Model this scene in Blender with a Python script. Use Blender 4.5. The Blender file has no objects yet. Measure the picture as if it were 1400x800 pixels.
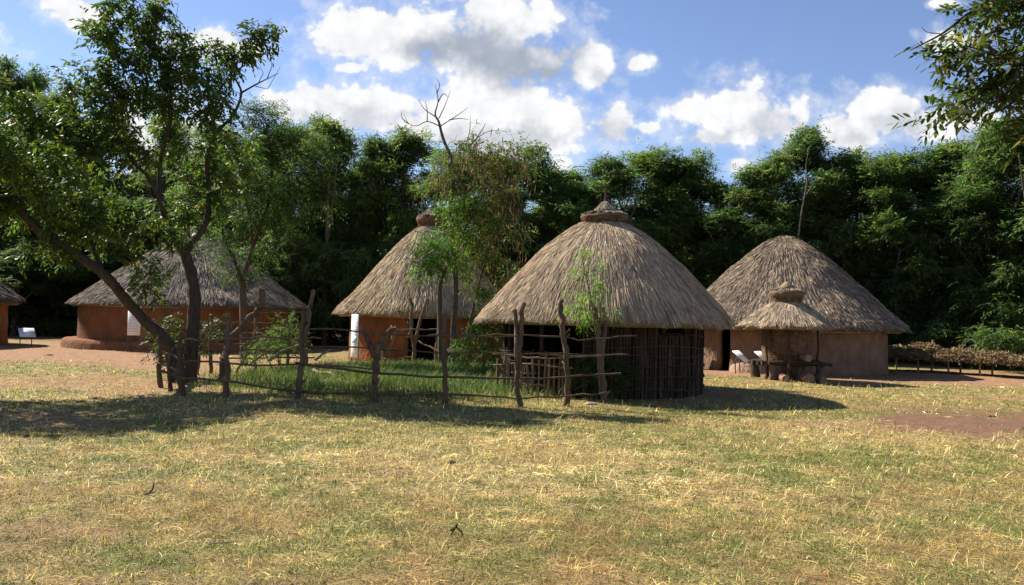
import bpy, math, random
import numpy as np
from mathutils import Vector, Matrix, Euler

random.seed(7)
RNG = np.random.default_rng(7)
SC = bpy.context.scene
COL = SC.collection

# ------------------------------------------------------------------ camera
W0, H0, FPX = 1400.0, 800.0, 1130.0
CAM_Z = 1.6
PITCH = math.radians(1.75)
ROLL = math.radians(1.4)
CAM_M = (Matrix.Rotation(math.pi / 2 + PITCH, 3, 'X') @ Matrix.Rotation(ROLL, 3, 'Z'))
CAM_P = Vector((0, 0, CAM_Z))


def ray(px, py):
    return CAM_M @ Vector(((px - W0 / 2) / FPX, -(py - H0 / 2) / FPX, -1.0))


def at(px, py, d):
    """point seen at (px, py) of the photograph at distance d along +Y"""
    r = ray(px, py)
    return CAM_P + r * (d / r.y)


def ground_at(px, py):
    r = ray(px, py)
    return CAM_P + r * (-CAM_Z / r.z)


# ------------------------------------------------------------------ numpy noise
def _hash(ix, iy, seed):
    h = (ix.astype(np.int64) * 374761393 + iy.astype(np.int64) * 668265263 + seed * 974634) & 0x7fffffff
    h = ((h ^ (h >> 13)) * 1274126177) & 0x7fffffff
    h = h ^ (h >> 16)
    return (h & 0xffff) / 65535.0


def vnoise(x, y, seed=0):
    x = np.asarray(x, float); y = np.asarray(y, float)
    ix = np.floor(x); iy = np.floor(y)
    fx = x - ix; fy = y - iy
    fx = fx * fx * (3 - 2 * fx); fy = fy * fy * (3 - 2 * fy)
    a = _hash(ix, iy, seed); b = _hash(ix + 1, iy, seed)
    c = _hash(ix, iy + 1, seed); d = _hash(ix + 1, iy + 1, seed)
    return (a * (1 - fx) + b * fx) * (1 - fy) + (c * (1 - fx) + d * fx) * fy


def fbm(x, y, seed=0, octv=4):
    s = 0; amp = 0.5; tot = 0; x = np.asarray(x, float); y = np.asarray(y, float)
    for k in range(octv):
        s = s + amp * vnoise(x, y, seed + k * 17); tot += amp
        x = x * 2.03 + 5.1; y = y * 2.03 + 1.7; amp *= 0.5
    return s / tot


def sstep(a, b, x):
    t = np.clip((x - a) / (b - a), 0, 1)
    return t * t * (3 - 2 * t)


def gz(x, y):
    x = np.asarray(x, float); y = np.asarray(y, float)
    z = (fbm(x * 0.55, y * 0.55, 3, 3) - 0.5) * 0.07 + (fbm(x * 3.1, y * 3.1, 5, 2) - 0.5) * 0.025
    m = np.exp(-(((x + 2.2) / 3.6) ** 2 + ((y - 20.5) / 4.2) ** 2) ** 2)
    z = z + 0.16 * m
    return z * sstep(160, 60, np.hypot(x, y))


def gzf(x, y):
    return float(gz(x, y))


# ------------------------------------------------------------------ objects
def link(o, parent=None):
    COL.objects.link(o)
    if parent is not None:
        o.parent = parent
    return o


def tag(o, label=None, cat=None, group=None, kind=None):
    if label: o['label'] = label
    if cat: o['category'] = cat
    if group: o['group'] = group
    if kind: o['kind'] = kind
    return o


def thing(name, label, cat, loc=(0, 0, 0), rz=0.0, group=None):
    o = bpy.data.objects.new(name, None)
    o.empty_display_size = 0.2
    o.location = loc
    o.rotation_euler = (0, 0, rz)
    link(o)
    return tag(o, label, cat, group)


def dup(root, loc, rz, scale=(1, 1, 1), label=None, group=None):
    r = root.copy(); COL.objects.link(r)
    r.location = loc; r.rotation_euler = (0, 0, rz); r.scale = scale
    if label: r['label'] = label
    if group: r['group'] = group
    for ch in list(root.children):
        c = ch.copy(); COL.objects.link(c); c.parent = r
        for g in list(ch.children):
            d = g.copy(); COL.objects.link(d); d.parent = c
    return r


class MB:
    """collects polygons (numpy chunks) and builds one mesh object"""

    def __init__(self):
        self.V = []; self.C = []; self.P = []; self.n = 0

    def add(self, verts, polys, col=(1, 1, 1)):
        verts = np.asarray(verts, float).reshape(-1, 3)
        col = np.asarray(col, float)
        if col.ndim == 1:
            col = np.tile(col, (len(verts), 1))
        polys = np.asarray(polys, np.int64)
        self.V.append(verts); self.C.append(col); self.P.append(polys + self.n)
        self.n += len(verts)

    def tube(self, pts, rad, sides=6, col=(1, 1, 1), wob=0.0, caps=True):
        pts = np.asarray([tuple(p) for p in pts], float)
        n = len(pts)
        rad = np.broadcast_to(np.asarray(rad, float), (n,)) if np.ndim(rad) else np.full(n, float(rad))
        tan = np.gradient(pts, axis=0)
        tan /= np.linalg.norm(tan, axis=1)[:, None] + 1e-9
        ref = np.array([1.0, 0.13, 0.07]) if abs(tan[0][2]) > 0.7 else np.array([0.05, 0.02, 1.0])
        u = np.cross(tan, ref); u /= np.linalg.norm(u, axis=1)[:, None] + 1e-9
        v = np.cross(tan, u)
        a = np.arange(sides) * 2 * math.pi / sides
        rr = rad[:, None] * (1 + (RNG.random((n, sides)) - 0.5) * wob)
        ring = pts[:, None, :] + rr[:, :, None] * (np.cos(a)[None, :, None] * u[:, None, :] + np.sin(a)[None, :, None] * v[:, None, :])
        V = ring.reshape(-1, 3)
        i = np.arange(n - 1)[:, None] * sides; j = np.arange(sides)[None, :]; k = (j + 1) % sides
        Q = np.stack([i + j, i + k, i + sides + k, i + sides + j], -1).reshape(-1, 4)
        self.add(V, Q, col)
        if caps:
            for e in (0, n - 1):
                c = pts[e]; b = self.n
                ringv = ring[e]
                vv = np.vstack([ringv, c[None]])
                idx = np.arange(sides)
                if e == 0:
                    T = np.stack([(idx + 1) % sides, idx, np.full(sides, sides)], -1)
                else:
                    T = np.stack([idx, (idx + 1) % sides, np.full(sides, sides)], -1)
                self.add(vv, T, col if np.ndim(col) == 1 else col[0])

    def lathe(self, prof, n=48, col=(1, 1, 1), noise=0.0, nsc=3.0, seed=0, center=(0, 0), close=False):
        prof = np.asarray(prof, float)
        a = np.arange(n) * 2 * math.pi / n
        m = len(prof)
        R = prof[:, 0][:, None] * np.ones((1, n)); Z = prof[:, 1][:, None] * np.ones((1, n))
        if noise:
            # periodic noise from a circle in noise space
            nx = np.cos(a)[None, :] * nsc + prof[:, 1][:, None] * nsc + 50
            ny = np.sin(a)[None, :] * nsc + prof[:, 0][:, None] * nsc + 50
            d = (fbm(nx, ny, seed, 4) - 0.5) * 2 * noise
            R = R + d * (prof[:, 0][:, None] > 1e-3); Z = Z + d * 0.4
        X = R * np.cos(a)[None, :] + center[0]; Y = R * np.sin(a)[None, :] + center[1]
        V = np.stack([X, Y, Z], -1).reshape(-1, 3)
        i = np.arange(m - 1)[:, None] * n; j = np.arange(n)[None, :]; k = (j + 1) % n
        Q = np.stack([i + n + j, i + n + k, i + k, i + j], -1).reshape(-1, 4)
        if close:
            j = np.arange(n); k = (j + 1) % n; i0 = (m - 1) * n
            Q = np.vstack([Q, np.stack([j, k, i0 + k, i0 + j], -1)])
        self.add(V, Q, col)

    def box(self, c, s, col=(1, 1, 1), M=None):
        x, y, z = (q / 2 for q in s)
        v = np.array([(-x, -y, -z), (x, -y, -z), (x, y, -z), (-x, y, -z), (-x, -y, z), (x, -y, z), (x, y, z), (-x, y, z)])
        if M is not None:
            v = v @ np.array(M.to_3x3()).T
        v = v + np.asarray(tuple(c))
        self.add(v, [(0, 3, 2, 1), (4, 5, 6, 7), (0, 1, 5, 4), (1, 2, 6, 5), (2, 3, 7, 6), (3, 0, 4, 7)], col)

    def build(self, name, mat, parent=None, smooth=False, loc=None):
        me = bpy.data.meshes.new(name)
        V = np.vstack(self.V) if self.V else np.zeros((0, 3))
        Cc = np.vstack(self.C)
        loops = np.concatenate([p.ravel() for p in self.P])
        tot = np.concatenate([np.full(len(p), p.shape[1]) for p in self.P])
        start = np.concatenate([[0], np.cumsum(tot)[:-1]])
        me.vertices.add(len(V)); me.vertices.foreach_set('co', V.astype(np.float32).ravel())
        me.loops.add(len(loops)); me.loops.foreach_set('vertex_index', loops.astype(np.int32))
        me.polygons.add(len(tot))
        me.polygons.foreach_set('loop_start', start.astype(np.int32))
        try:
            me.polygons.foreach_set('loop_total', tot.astype(np.int32))
        except Exception:
            pass
        at_ = me.attributes.new('col', 'FLOAT_COLOR', 'POINT')
        at_.data.foreach_set('color', np.hstack([Cc, np.ones((len(Cc), 1))]).astype(np.float32).ravel())
        me.update(calc_edges=True)
        if smooth:
            me.polygons.foreach_set('use_smooth', np.ones(len(tot), bool))
        me.validate()
        me.materials.append(mat)
        o = bpy.data.objects.new(name, me)
        if loc is not None: o.location = loc
        return link(o, parent)


# ------------------------------------------------------------------ materials
def nodes_of(m):
    m.use_nodes = True
    nt = m.node_tree
    return nt, nt.nodes, nt.links


def N(nt, typ, **kw):
    n = nt.nodes.new(typ)
    for k, v in kw.items():
        setattr(n, k, v)
    return n


def mat_attr(name, rough=0.9, nscale=8.0, namt=0.35, bump=0.3, bscale=40.0, trans=0.0, tcol=(1, 1, 1), spec=0.2, stretch=(1, 1, 1), bdist=0.02):
    """surface whose own colour comes from the mesh attribute, varied by noise"""
    m = bpy.data.materials.new(name)
    nt, nd, lk = nodes_of(m)
    bs = nd['Principled BSDF']; out = nd['Material Output']
    bs.inputs['Roughness'].default_value = rough
    bs.inputs['Specular IOR Level'].default_value = spec
    a = N(nt, 'ShaderNodeAttribute', attribute_name='col')
    src = a.outputs['Color']
    if namt > 0:
        tc = N(nt, 'ShaderNodeTexCoord'); mp = N(nt, 'ShaderNodeMapping')
        mp.inputs['Scale'].default_value = stretch
        lk.new(tc.outputs['Object'], mp.inputs['Vector'])
        nz = N(nt, 'ShaderNodeTexNoise'); nz.inputs['Scale'].default_value = nscale; nz.inputs['Detail'].default_value = 6
        nz.inputs['Roughness'].default_value = 0.65
        lk.new(mp.outputs[0], nz.inputs['Vector'])
        mr = N(nt, 'ShaderNodeMapRange')
        mr.inputs['From Min'].default_value = 0.25; mr.inputs['From Max'].default_value = 0.75
        mr.inputs['To Min'].default_value = 1 - namt; mr.inputs['To Max'].default_value = 1 + namt
        lk.new(nz.outputs['Fac'], mr.inputs['Value'])
        vm = N(nt, 'ShaderNodeVectorMath', operation='SCALE')
        lk.new(src, vm.inputs[0]); lk.new(mr.outputs[0], vm.inputs['Scale'])
        src = vm.outputs[0]
        if bump > 0:
            nb = N(nt, 'ShaderNodeTexNoise'); nb.inputs['Scale'].default_value = bscale; nb.inputs['Detail'].default_value = 8
            lk.new(mp.outputs[0], nb.inputs['Vector'])
            bp = N(nt, 'ShaderNodeBump'); bp.inputs['Strength'].default_value = bump; bp.inputs['Distance'].default_value = bdist
            lk.new(nb.outputs['Fac'], bp.inputs['Height']); lk.new(bp.outputs[0], bs.inputs['Normal'])
    lk.new(src, bs.inputs['Base Color'])
    if trans > 0:
        tr = N(nt, 'ShaderNodeBsdfTranslucent')
        mul = N(nt, 'ShaderNodeVectorMath', operation='MULTIPLY'); mul.inputs[1].default_value = tcol
        lk.new(src, mul.inputs[0]); lk.new(mul.outputs[0], tr.inputs['Color'])
        mx = N(nt, 'ShaderNodeMixShader'); mx.inputs['Fac'].default_value = trans
        lk.new(bs.outputs[0], mx.inputs[1]); lk.new(tr.outputs[0], mx.inputs[2])
        lk.new(mx.outputs[0], out.inputs['Surface'])
    return m


M_BARK = mat_attr('bark', 0.95, 11, 0.55, 1.0, 26, stretch=(1, 1, 0.22), bdist=0.05)
M_WOOD = mat_attr('weathered_wood', 0.92, 9, 0.6, 1.0, 45, stretch=(1, 1, 0.2))
M_LEAF = mat_attr('broad_leaf', 0.55, 1.2, 0.0, 0, trans=0.42, tcol=(1.5, 1.6, 0.55), spec=0.28)
M_FEATHER = mat_attr('feathery_leaf', 0.6, 1.2, 0.0, 0, trans=0.58, tcol=(1.3, 1.45, 0.8), spec=0.2)
M_POD = mat_attr('dry_pod', 0.8, 3, 0.0, 0, trans=0.2, tcol=(1.2, 1.0, 0.8))
M_GRASS = mat_attr('grass_blade', 0.65, 3, 0.0, 0, trans=0.3, tcol=(1.25, 1.2, 0.7), spec=0.25)
M_STRAW = mat_attr('thatch_straw', 0.8, 2.2, 0.22, 0.25, 60, spec=0.2)
M_MUD = mat_attr('mud_plaster', 0.95, 3.2, 0.42, 0.8, 11, spec=0.1, bdist=0.07, stretch=(1, 1, 0.55))
M_COLLAR = mat_attr('packed_straw_mud', 0.95, 9, 0.4, 0.9, 30, spec=0.1, bdist=0.05)
M_PANEL = mat_attr('painted_panel', 0.5, 4, 0.06, 0.0, spec=0.4)
M_DULL = mat_attr('dull_dark_board', 0.95, 4, 0.15, 0.0, spec=0.03)
M_METAL = mat_attr('dark_steel', 0.5, 9, 0.2, 0.0, spec=0.4)
M_STONE = mat_attr('stone', 0.9, 7, 0.35, 0.6, 25)
M_HAY = mat_attr('hay', 0.85, 5, 0.25, 0.3, 60, trans=0.12, tcol=(1.1, 1, 0.8))


def mat_ground():
    m = bpy.data.materials.new('dry_lawn_ground')
    nt, nd, lk = nodes_of(m)
    bs = nd['Principled BSDF']
    bs.inputs['Roughness'].default_value = 0.95; bs.inputs['Specular IOR Level'].default_value = 0.08
    a = N(nt, 'ShaderNodeAttribute', attribute_name='col')
    tc = N(nt, 'ShaderNodeTexCoord')

    def noise(scale, det, rough=0.6, st=(1, 1, 1)):
        mp = N(nt, 'ShaderNodeMapping'); mp.inputs['Scale'].default_value = st
        lk.new(tc.outputs['Object'], mp.inputs['Vector'])
        n = N(nt, 'ShaderNodeTexNoise'); n.inputs['Scale'].default_value = scale; n.inputs['Detail'].default_value = det
        n.inputs['Roughness'].default_value = rough
        lk.new(mp.outputs[0], n.inputs['Vector'])
        return n.outputs['Fac']

    def rng(v, a0, a1, b0, b1):
        r = N(nt, 'ShaderNodeMapRange')
        r.inputs['From Min'].default_value = a0; r.inputs['From Max'].default_value = a1
        r.inputs['To Min'].default_value = b0; r.inputs['To Max'].default_value = b1
        lk.new(v, r.inputs['Value']); return r.outputs[0]
    n1 = rng(noise(5, 6), 0.3, 0.7, 0.72, 1.28)
    n2 = rng(noise(60, 4, 0.7), 0.3, 0.7, 0.62, 1.38)
    mm = N(nt, 'ShaderNodeMath', operation='MULTIPLY'); lk.new(n1, mm.inputs[0]); lk.new(n2, mm.inputs[1])
    vm = N(nt, 'ShaderNodeVectorMath', operation='SCALE'); lk.new(a.outputs['Color'], vm.inputs[0]); lk.new(mm.outputs[0], vm.inputs['Scale'])
    lk.new(vm.outputs[0], bs.inputs['Base Color'])
    bp = N(nt, 'ShaderNodeBump'); bp.inputs['Strength'].default_value = 0.8; bp.inputs['Distance'].default_value = 0.03
    lk.new(noise(38, 6, 0.7), bp.inputs['Height']); lk.new(bp.outputs[0], bs.inputs['Normal'])
    return m


M_GROUND = mat_ground()

# ------------------------------------------------------------------ site plan
HUTS = {  # centre x, y, wall radius, roof radius
    'front': (2.12, 19.2, 2.26, 2.84),
    'right': (9.88, 30.0, 3.45, 3.97),
    'mid': (-3.05, 30.0, 2.75, 3.25),
    'left': (-13.85, 36.0, 4.45, 4.80),
    'far': (-24.4, 32.6, 3.9, 4.4),
    'granary': (8.06, 24.2, 0.66, 1.32),
}


def cover(x, y):
    """what grows where: dirt 0..1, green 0..1, pale 0..1"""
    x = np.asarray(x, float); y = np.asarray(y, float)
    n = fbm(x * 0.45, y * 0.45, 21, 5) - 0.5
    n2 = fbm(x * 1.7, y * 1.7, 31, 4) - 0.5
    n3 = fbm(x * 5.5, y * 5.5, 37, 3) - 0.5

    def ell(cx, cy, ax, ay, soft=0.35):
        d = np.sqrt(((x - cx) / ax) ** 2 + ((y - cy) / ay) ** 2) + n * 0.9 + n2 * 0.75 + n3 * 0.5
        return sstep(1 + soft, 1 - soft, d)
    dirt = np.maximum.reduce([
        ell(-17.0, 27.5, 9.5, 5.2), ell(-10.5, 25.5, 3.0, 3.5), ell(11.5, 26.2, 7.5, 2.9), ell(9.6, 14.2, 3.5, 2.5, 0.3), ell(7.6, 16.4, 1.8, 0.6) * 0.7,
        ell(17.5, 27.0, 5.5, 4.5), ell(13.0, 19.5, 4.0, 0.8) * 0.7, ell(8.4, 17.0, 0.9, 0.4) * 0.6,
        ell(2.4, 19.2, 2.7, 2.5) * 0.9, ell(-8.5, 12.0, 4.0, 1.3) * 0.6, ell(-8.5, 18.0, 3.6, 2.4) * 0.75, ell(6.3, 13.4, 1.5, 0.7) * 0.7, ell(0, 4.0, 9, 1.6) * 0.35, ell(-3.2, 6.0, 0.55, 0.3) * 0.6,
        ell(-4.6, 5.6, 1.5, 0.8) * 0.25, ell(-3.05, 30, 4, 3.2) * 0.7, ell(-14, 36, 6.3, 6.0)])
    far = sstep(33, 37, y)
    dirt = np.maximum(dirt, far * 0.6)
    red = ell(9.6, 14.2, 3.9, 3.0, 0.3)
    encl = np.exp(-(((x + 2.4) / 4.2) ** 2 + ((y - 20.0) / 4.6) ** 2) ** 3)
    green = np.clip(0.33 + n * 1.2 + n2 * 1.1 + n3 * 1.3, 0, 1)
    green = green * sstep(0.25, 0.62, green + 0.25)
    green = green + 0.26 * ell(1.0, 13.4, 6.0, 1.8) + 0.18 * ell(5.5, 16.0, 3.5, 2.0) + 0.12 * ell(4.0, 9.0, 3.0, 3.2) - 0.40 * ell(0.2, 9.4, 2.6, 2.0) \
        - 0.35 * ell(5.8, 12.5, 2.4, 1.2) - 0.30 * ell(-6, 16.5, 3.5, 2.5) + 0.3 * ell(-6.5, 15.6, 2.4, 0.9)
    green = np.clip(green, 0, 1)
    green = np.maximum(green, encl)
    green = green * (1 - far)
    dirt = dirt * (1 - encl)
    pale = np.clip(0.5 + n2 * 1.3 + n * 0.8 + 0.45 * ell(0.2, 9.6, 3.0, 2.2) + 0.35 * ell(5.8, 12.5, 2.8, 1.6) - 0.35 * ell(-2.5, 5.3, 6, 1.6), 0, 1)
    return dirt, green, pale, encl, red


C_DIRT = np.array((0.29, 0.165, 0.095)); C_SOIL = np.array((0.13, 0.078, 0.043))
C_GREEN = np.array((0.105, 0.135, 0.035)); C_DRY = np.array((0.38, 0.28, 0.11)); C_PALE = np.array((0.52, 0.40, 0.17))

# ------------------------------------------------------------------ ground
def axis(lo, hi, step, far):
    a = list(np.arange(lo, hi + step / 2, step))
    s = step; x = a[0]
    while x > -far:
        s *= 1.35; x -= s; a.insert(0, x)
    s = step; x = a[-1]
    while x < far:
        s *= 1.35; x += s; a.append(x)
    return np.array(a)


gx = axis(-22, 22, 0.14, 700); gy = axis(3.5, 34, 0.14, 700)
GX, GY = np.meshgrid(gx, gy)
D, G, P, E, RD = cover(GX, GY)
gc = C_DRY * (1 - P[..., None]) * 0.9 + C_PALE * P[..., None] * 0.9
gc = gc * 0.55 + C_SOIL * 0.45
gc = gc * (1 - G[..., None] * 0.8) + C_GREEN * G[..., None] * 0.8
gc = gc * (1 - D[..., None]) + (C_DIRT * (1 - RD[..., None]) + np.array((0.185, 0.102, 0.066)) * RD[..., None]) * D[..., None]
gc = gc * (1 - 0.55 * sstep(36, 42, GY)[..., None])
mb = MB()
nx_, ny_ = len(gx), len(gy)
i = np.arange(ny_ - 1)[:, None] * nx_; j = np.arange(nx_ - 1)[None, :]
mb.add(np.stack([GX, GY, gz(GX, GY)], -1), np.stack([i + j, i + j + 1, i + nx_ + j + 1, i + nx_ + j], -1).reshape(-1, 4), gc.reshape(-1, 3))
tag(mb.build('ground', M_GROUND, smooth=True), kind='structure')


# ------------------------------------------------------------------ grass blades
def in_hut(x, y, grow=0.0):
    m = np.zeros(len(x), bool)
    for k, (cx, cy, rw, rr) in HUTS.items():
        if k == 'granary': continue
        m |= (x - cx) ** 2 + (y - cy) ** 2 < (rw + grow) ** 2
    return m


def scatter(d0, d1, dens, margin=0.08):
    """random ground points in the wedge of ground in view"""
    n = int(dens * (0.62 + margin) * (d1 ** 2 - d0 ** 2))
    y = np.sqrt(RNG.random(n) * (d1 ** 2 - d0 ** 2) + d0 ** 2)
    x = (RNG.random(n) * 2 - 1) * (0.62 + margin) * y
    return x, y


def blades(mb, x, y, L, Wd, pitch, col, bend=0.3):
    """strips of two quads; pitch = lean from the vertical"""
    n = len(x)
    az = RNG.random(n) * 2 * math.pi
    h = np.stack([np.cos(az), np.sin(az), np.zeros(n)], -1)
    s = np.stack([-np.sin(az + RNG.normal(0, 0.5, n)), np.cos(az), RNG.normal(0, 0.25, n)], -1)
    s /= np.linalg.norm(s, axis=1)[:, None]
    up = np.array((0, 0, 1.0))
    d1 = h * np.sin(pitch)[:, None] + up * np.cos(pitch)[:, None]
    p2 = np.minimum(pitch + bend, 1.75)
    d2 = h * np.sin(p2)[:, None] + up * np.cos(p2)[:, None]
    b = np.stack([x, y, gz(x, y) - 0.003], -1)
    m = b + d1 * (L * 0.5)[:, None]; t = m + d2 * (L * 0.5)[:, None]
    t[:, 2] = np.maximum(t[:, 2], b[:, 2] + 0.006)
    w = (Wd / 2)[:, None]
    V = np.stack([b - s * w, b + s * w, m + s * w * 0.85, m - s * w * 0.85, t + s * w * 0.25, t - s * w * 0.25], 1)
    k = np.arange(n)[:, None] * 6
    Q = np.concatenate([k + np.array([[0, 1, 2, 3]]), k + np.array([[3, 2, 4, 5]])])
    mb.add(V.reshape(-1, 3), Q, np.repeat(col, 6, axis=0))


def lawn():
    mb = MB()
    for d0, d1, dn, lk_, wk in ((4.3, 7.5, 7000, 1.0, 1.0), (7.5, 12, 3300, 1.05, 1.5), (12, 19, 1250, 1.15, 2.3), (19, 31, 320, 1.3, 3.6)):
        x, y = scatter(d0, d1, dn)
        D, G, P, E, RD = cover(x, y)
        clump = fbm(x * 9, y * 9, 77, 2)
        keep = (RNG.random(len(x)) > D * 0.985) & (~in_hut(x, y, 0.1)) & (E < 0.6) & (RNG.random(len(x)) < 0.35 + 1.1 * clump)
        x, y, G, P, D = x[keep], y[keep], G[keep], P[keep], D[keep]
        n = len(x)
        isg = RNG.random(n) < (0.06 + 0.84 * G)
        lying = RNG.random(n) < np.where(isg, 0.42, 0.86)
        tuft = (0.55 + 0.9 * fbm(x * 3.3, y * 3.3, 55, 3) * fbm(x * 13, y * 13, 57, 2) * 2)[:, None]
        L = np.where(isg, RNG.uniform(0.02, 0.055, n), RNG.uniform(0.035, 0.13, n)) * lk_
        L = np.where(lying & (RNG.random(n) < 0.04), L * 1.9, L)
        Wd = np.where(isg, RNG.uniform(0.003, 0.006, n), RNG.uniform(0.002, 0.005, n)) * wk
        pitch = np.where(lying, RNG.uniform(1.25, 1.54, n), RNG.uniform(0.3, 1.2, n))
        b = RNG.lognormal(-0.08, 0.42, n)[:, None] * tuft
        gcol = np.array((0.125, 0.175, 0.036)) * b + RNG.random((n, 1)) * np.array((0.09, 0.05, 0.015))
        k = np.clip(P + RNG.normal(0, 0.25, n), 0, 1)[:, None]
        dcol = (np.array((0.40, 0.29, 0.105)) * (1 - k) + np.array((0.69, 0.56, 0.28)) * k) * b
        brn = (RNG.random(n) < 0.14)[:, None]
        dcol = np.where(brn, np.array((0.20, 0.12, 0.06)) * b, dcol)
        blades(mb, x, y, L, Wd, pitch, np.where(isg[:, None], gcol, dcol), 0.35)
    return mb


o = lawn().build('grass', M_GRASS)
tag(o, 'short dry yellow and green lawn grass of the open foreground', 'grass', kind='stuff')


def tall_grass():
    mb = MB()
    n = 75000
    x = RNG.uniform(-7.5, 3.2, n); y = RNG.uniform(14.6, 26.5, n)
    D, G, P, E, RD = cover(x, y)
    cl = fbm(x * 2.2, y * 2.2, 91, 3)
    keep = (RNG.random(n) < E * (0.25 + 1.2 * cl)) & ~in_hut(x, y, 0.05)
    x, y, cl = x[keep], y[keep], cl[keep]; n = len(x)
    L = RNG.uniform(0.08, 0.30, n) * (0.5 + cl)
    Wd = RNG.uniform(0.007, 0.014, n)
    b = RNG.uniform(0.6, 1.35, n)[:, None]
    col = np.array((0.085, 0.155, 0.030)) * b
    dry = (RNG.random(n) < 0.10)[:, None]
    col = np.where(dry, np.array((0.40, 0.30, 0.14)) * b, col)
    blades(mb, x, y, L, Wd, np.abs(RNG.normal(0.25, 0.3, n)), col, 0.6)
    return mb


tag(tall_grass().build('tall_grass', M_GRASS), 'taller fresh green grass inside the stick fence enclosure', 'grass', kind='stuff')


# ------------------------------------------------------------------ thatch
def profile_fn(prof):
    prof = np.asarray(prof, float)
    # smooth with Catmull-Rom
    pts = []
    n = len(prof)
    for i in range(n - 1):
        p0 = prof[max(i - 1, 0)]; p1 = prof[i]; p2 = prof[i + 1]; p3 = prof[min(i + 2, n - 1)]
        for t in np.linspace(0, 1, 10, endpoint=False):
            pts.append(0.5 * ((2 * p1) + (-p0 + p2) * t + (2 * p0 - 5 * p1 + 4 * p2 - p3) * t * t + (-p0 + 3 * p1 - 3 * p2 + p3) * t ** 3))
    pts.append(prof[-1])
    pts = np.array(pts)
    s = np.concatenate([[0], np.cumsum(np.linalg.norm(np.diff(pts, axis=0), axis=1))])
    endt = (pts[-1] - pts[-2]) / np.linalg.norm(pts[-1] - pts[-2])

    def f(q):
        q = np.asarray(q, float)
        ex = np.maximum(q - s[-1], 0)
        r = np.interp(q, s, pts[:, 0]) + ex * endt[0]
        z = np.interp(q, s, pts[:, 1]) + ex * endt[1] - ex * ex * 0.8
        return r, z
    return f, s[-1], pts


def straw_band(mb, f, S, n, L, Wd, lift, col, seed, s_lo=0.0, s_hi=None, over=0.08, lump=0.03, angle_jit=0.035, rag=None):
    rng = np.random.default_rng(seed)
    s_hi = S if s_hi is None else s_hi
    ss = np.linspace(s_lo, s_hi, 200)
    rr = f(ss)[0]; cdf = np.cumsum(rr + 0.05); cdf /= cdf[-1]
    tip = np.interp(rng.random(n), cdf, ss) + rng.uniform(0, over, n)
    a = rng.random(n) * 2 * math.pi
    if rag is not None:
        tip = np.minimum(tip, S + over * (0.4 + 0.6 * fbm(np.cos(a) * 9 + 40, np.sin(a) * 9 + 40, seed, 3) * 2 - 0.3))
    ln = L * rng.uniform(0.6, 1.3, n)
    base = np.maximum(tip - ln, s_lo * 0 + 0.0)
    da = rng.normal(0, angle_jit, n)
    r_t = np.maximum(f(tip)[0], 0.1)
    lf = lift * rng.random(n) ** 1.5
    roll = rng.normal(0, 0.5, n)
    w = Wd * rng.uniform(0.5, 1.4, n)
    rows = []
    for k, t in enumerate((0.0, 0.5, 1.0)):
        sq = base + (tip - base) * t
        r, z = f(sq); r1, z1 = f(sq + 0.03)
        tr = (r1 - r) / 0.03; tz = (z1 - z) / 0.03
        l = np.hypot(tr, tz) + 1e-9; tr /= l; tz /= l
        nr, nz = -tz, tr
        nz = np.where(nz < 0, -nz, nz); nr = np.where(nr < 0, -nr, nr)
        lmp = (fbm(np.cos(a) * r * 1.6 + 60, np.sin(a) * r * 1.6 + 60, seed + 9, 3) - 0.5) * 2 * lump
        h = 0.006 + lf * t ** 1.6 + lmp
        ang = a + da * (t * ln) / r_t * 1.0
        ca, sa = np.cos(ang), np.sin(ang)
        c = np.stack([ca * (r + nr * h), sa * (r + nr * h), z + nz * h], -1)
        nv = np.stack([ca * nr, sa * nr, nz], -1); sv = np.stack([-sa, ca, np.zeros(n)], -1)
        side = sv * np.cos(roll)[:, None] + nv * np.sin(roll)[:, None]
        ww = (w * (0.9, 1.0, 0.45)[k] / 2)[:, None]
        rows += [c - side * ww, c + side * ww]
    V = np.stack(rows, 1).reshape(-1, 3)
    k = np.arange(n)[:, None] * 6
    Q = np.concatenate([k + np.array([[0, 1, 3, 2]]), k + np.array([[2, 3, 5, 4]])])
    b = rng.lognormal(-0.02, 0.42, n)
    patch = 0.8 + 0.4 * fbm(np.cos(a) * r_t * 0.9 + 20, np.sin(a) * r_t * 0.9 + 20, seed + 3, 4)
    c = np.asarray(col)[None] * (b * patch)[:, None]
    dk = rng.random(n) < 0.17
    c[dk] *= 0.45
    mb.add(V, Q, np.repeat(np.clip(c, 0.01, 0.8), 6, axis=0))


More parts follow.
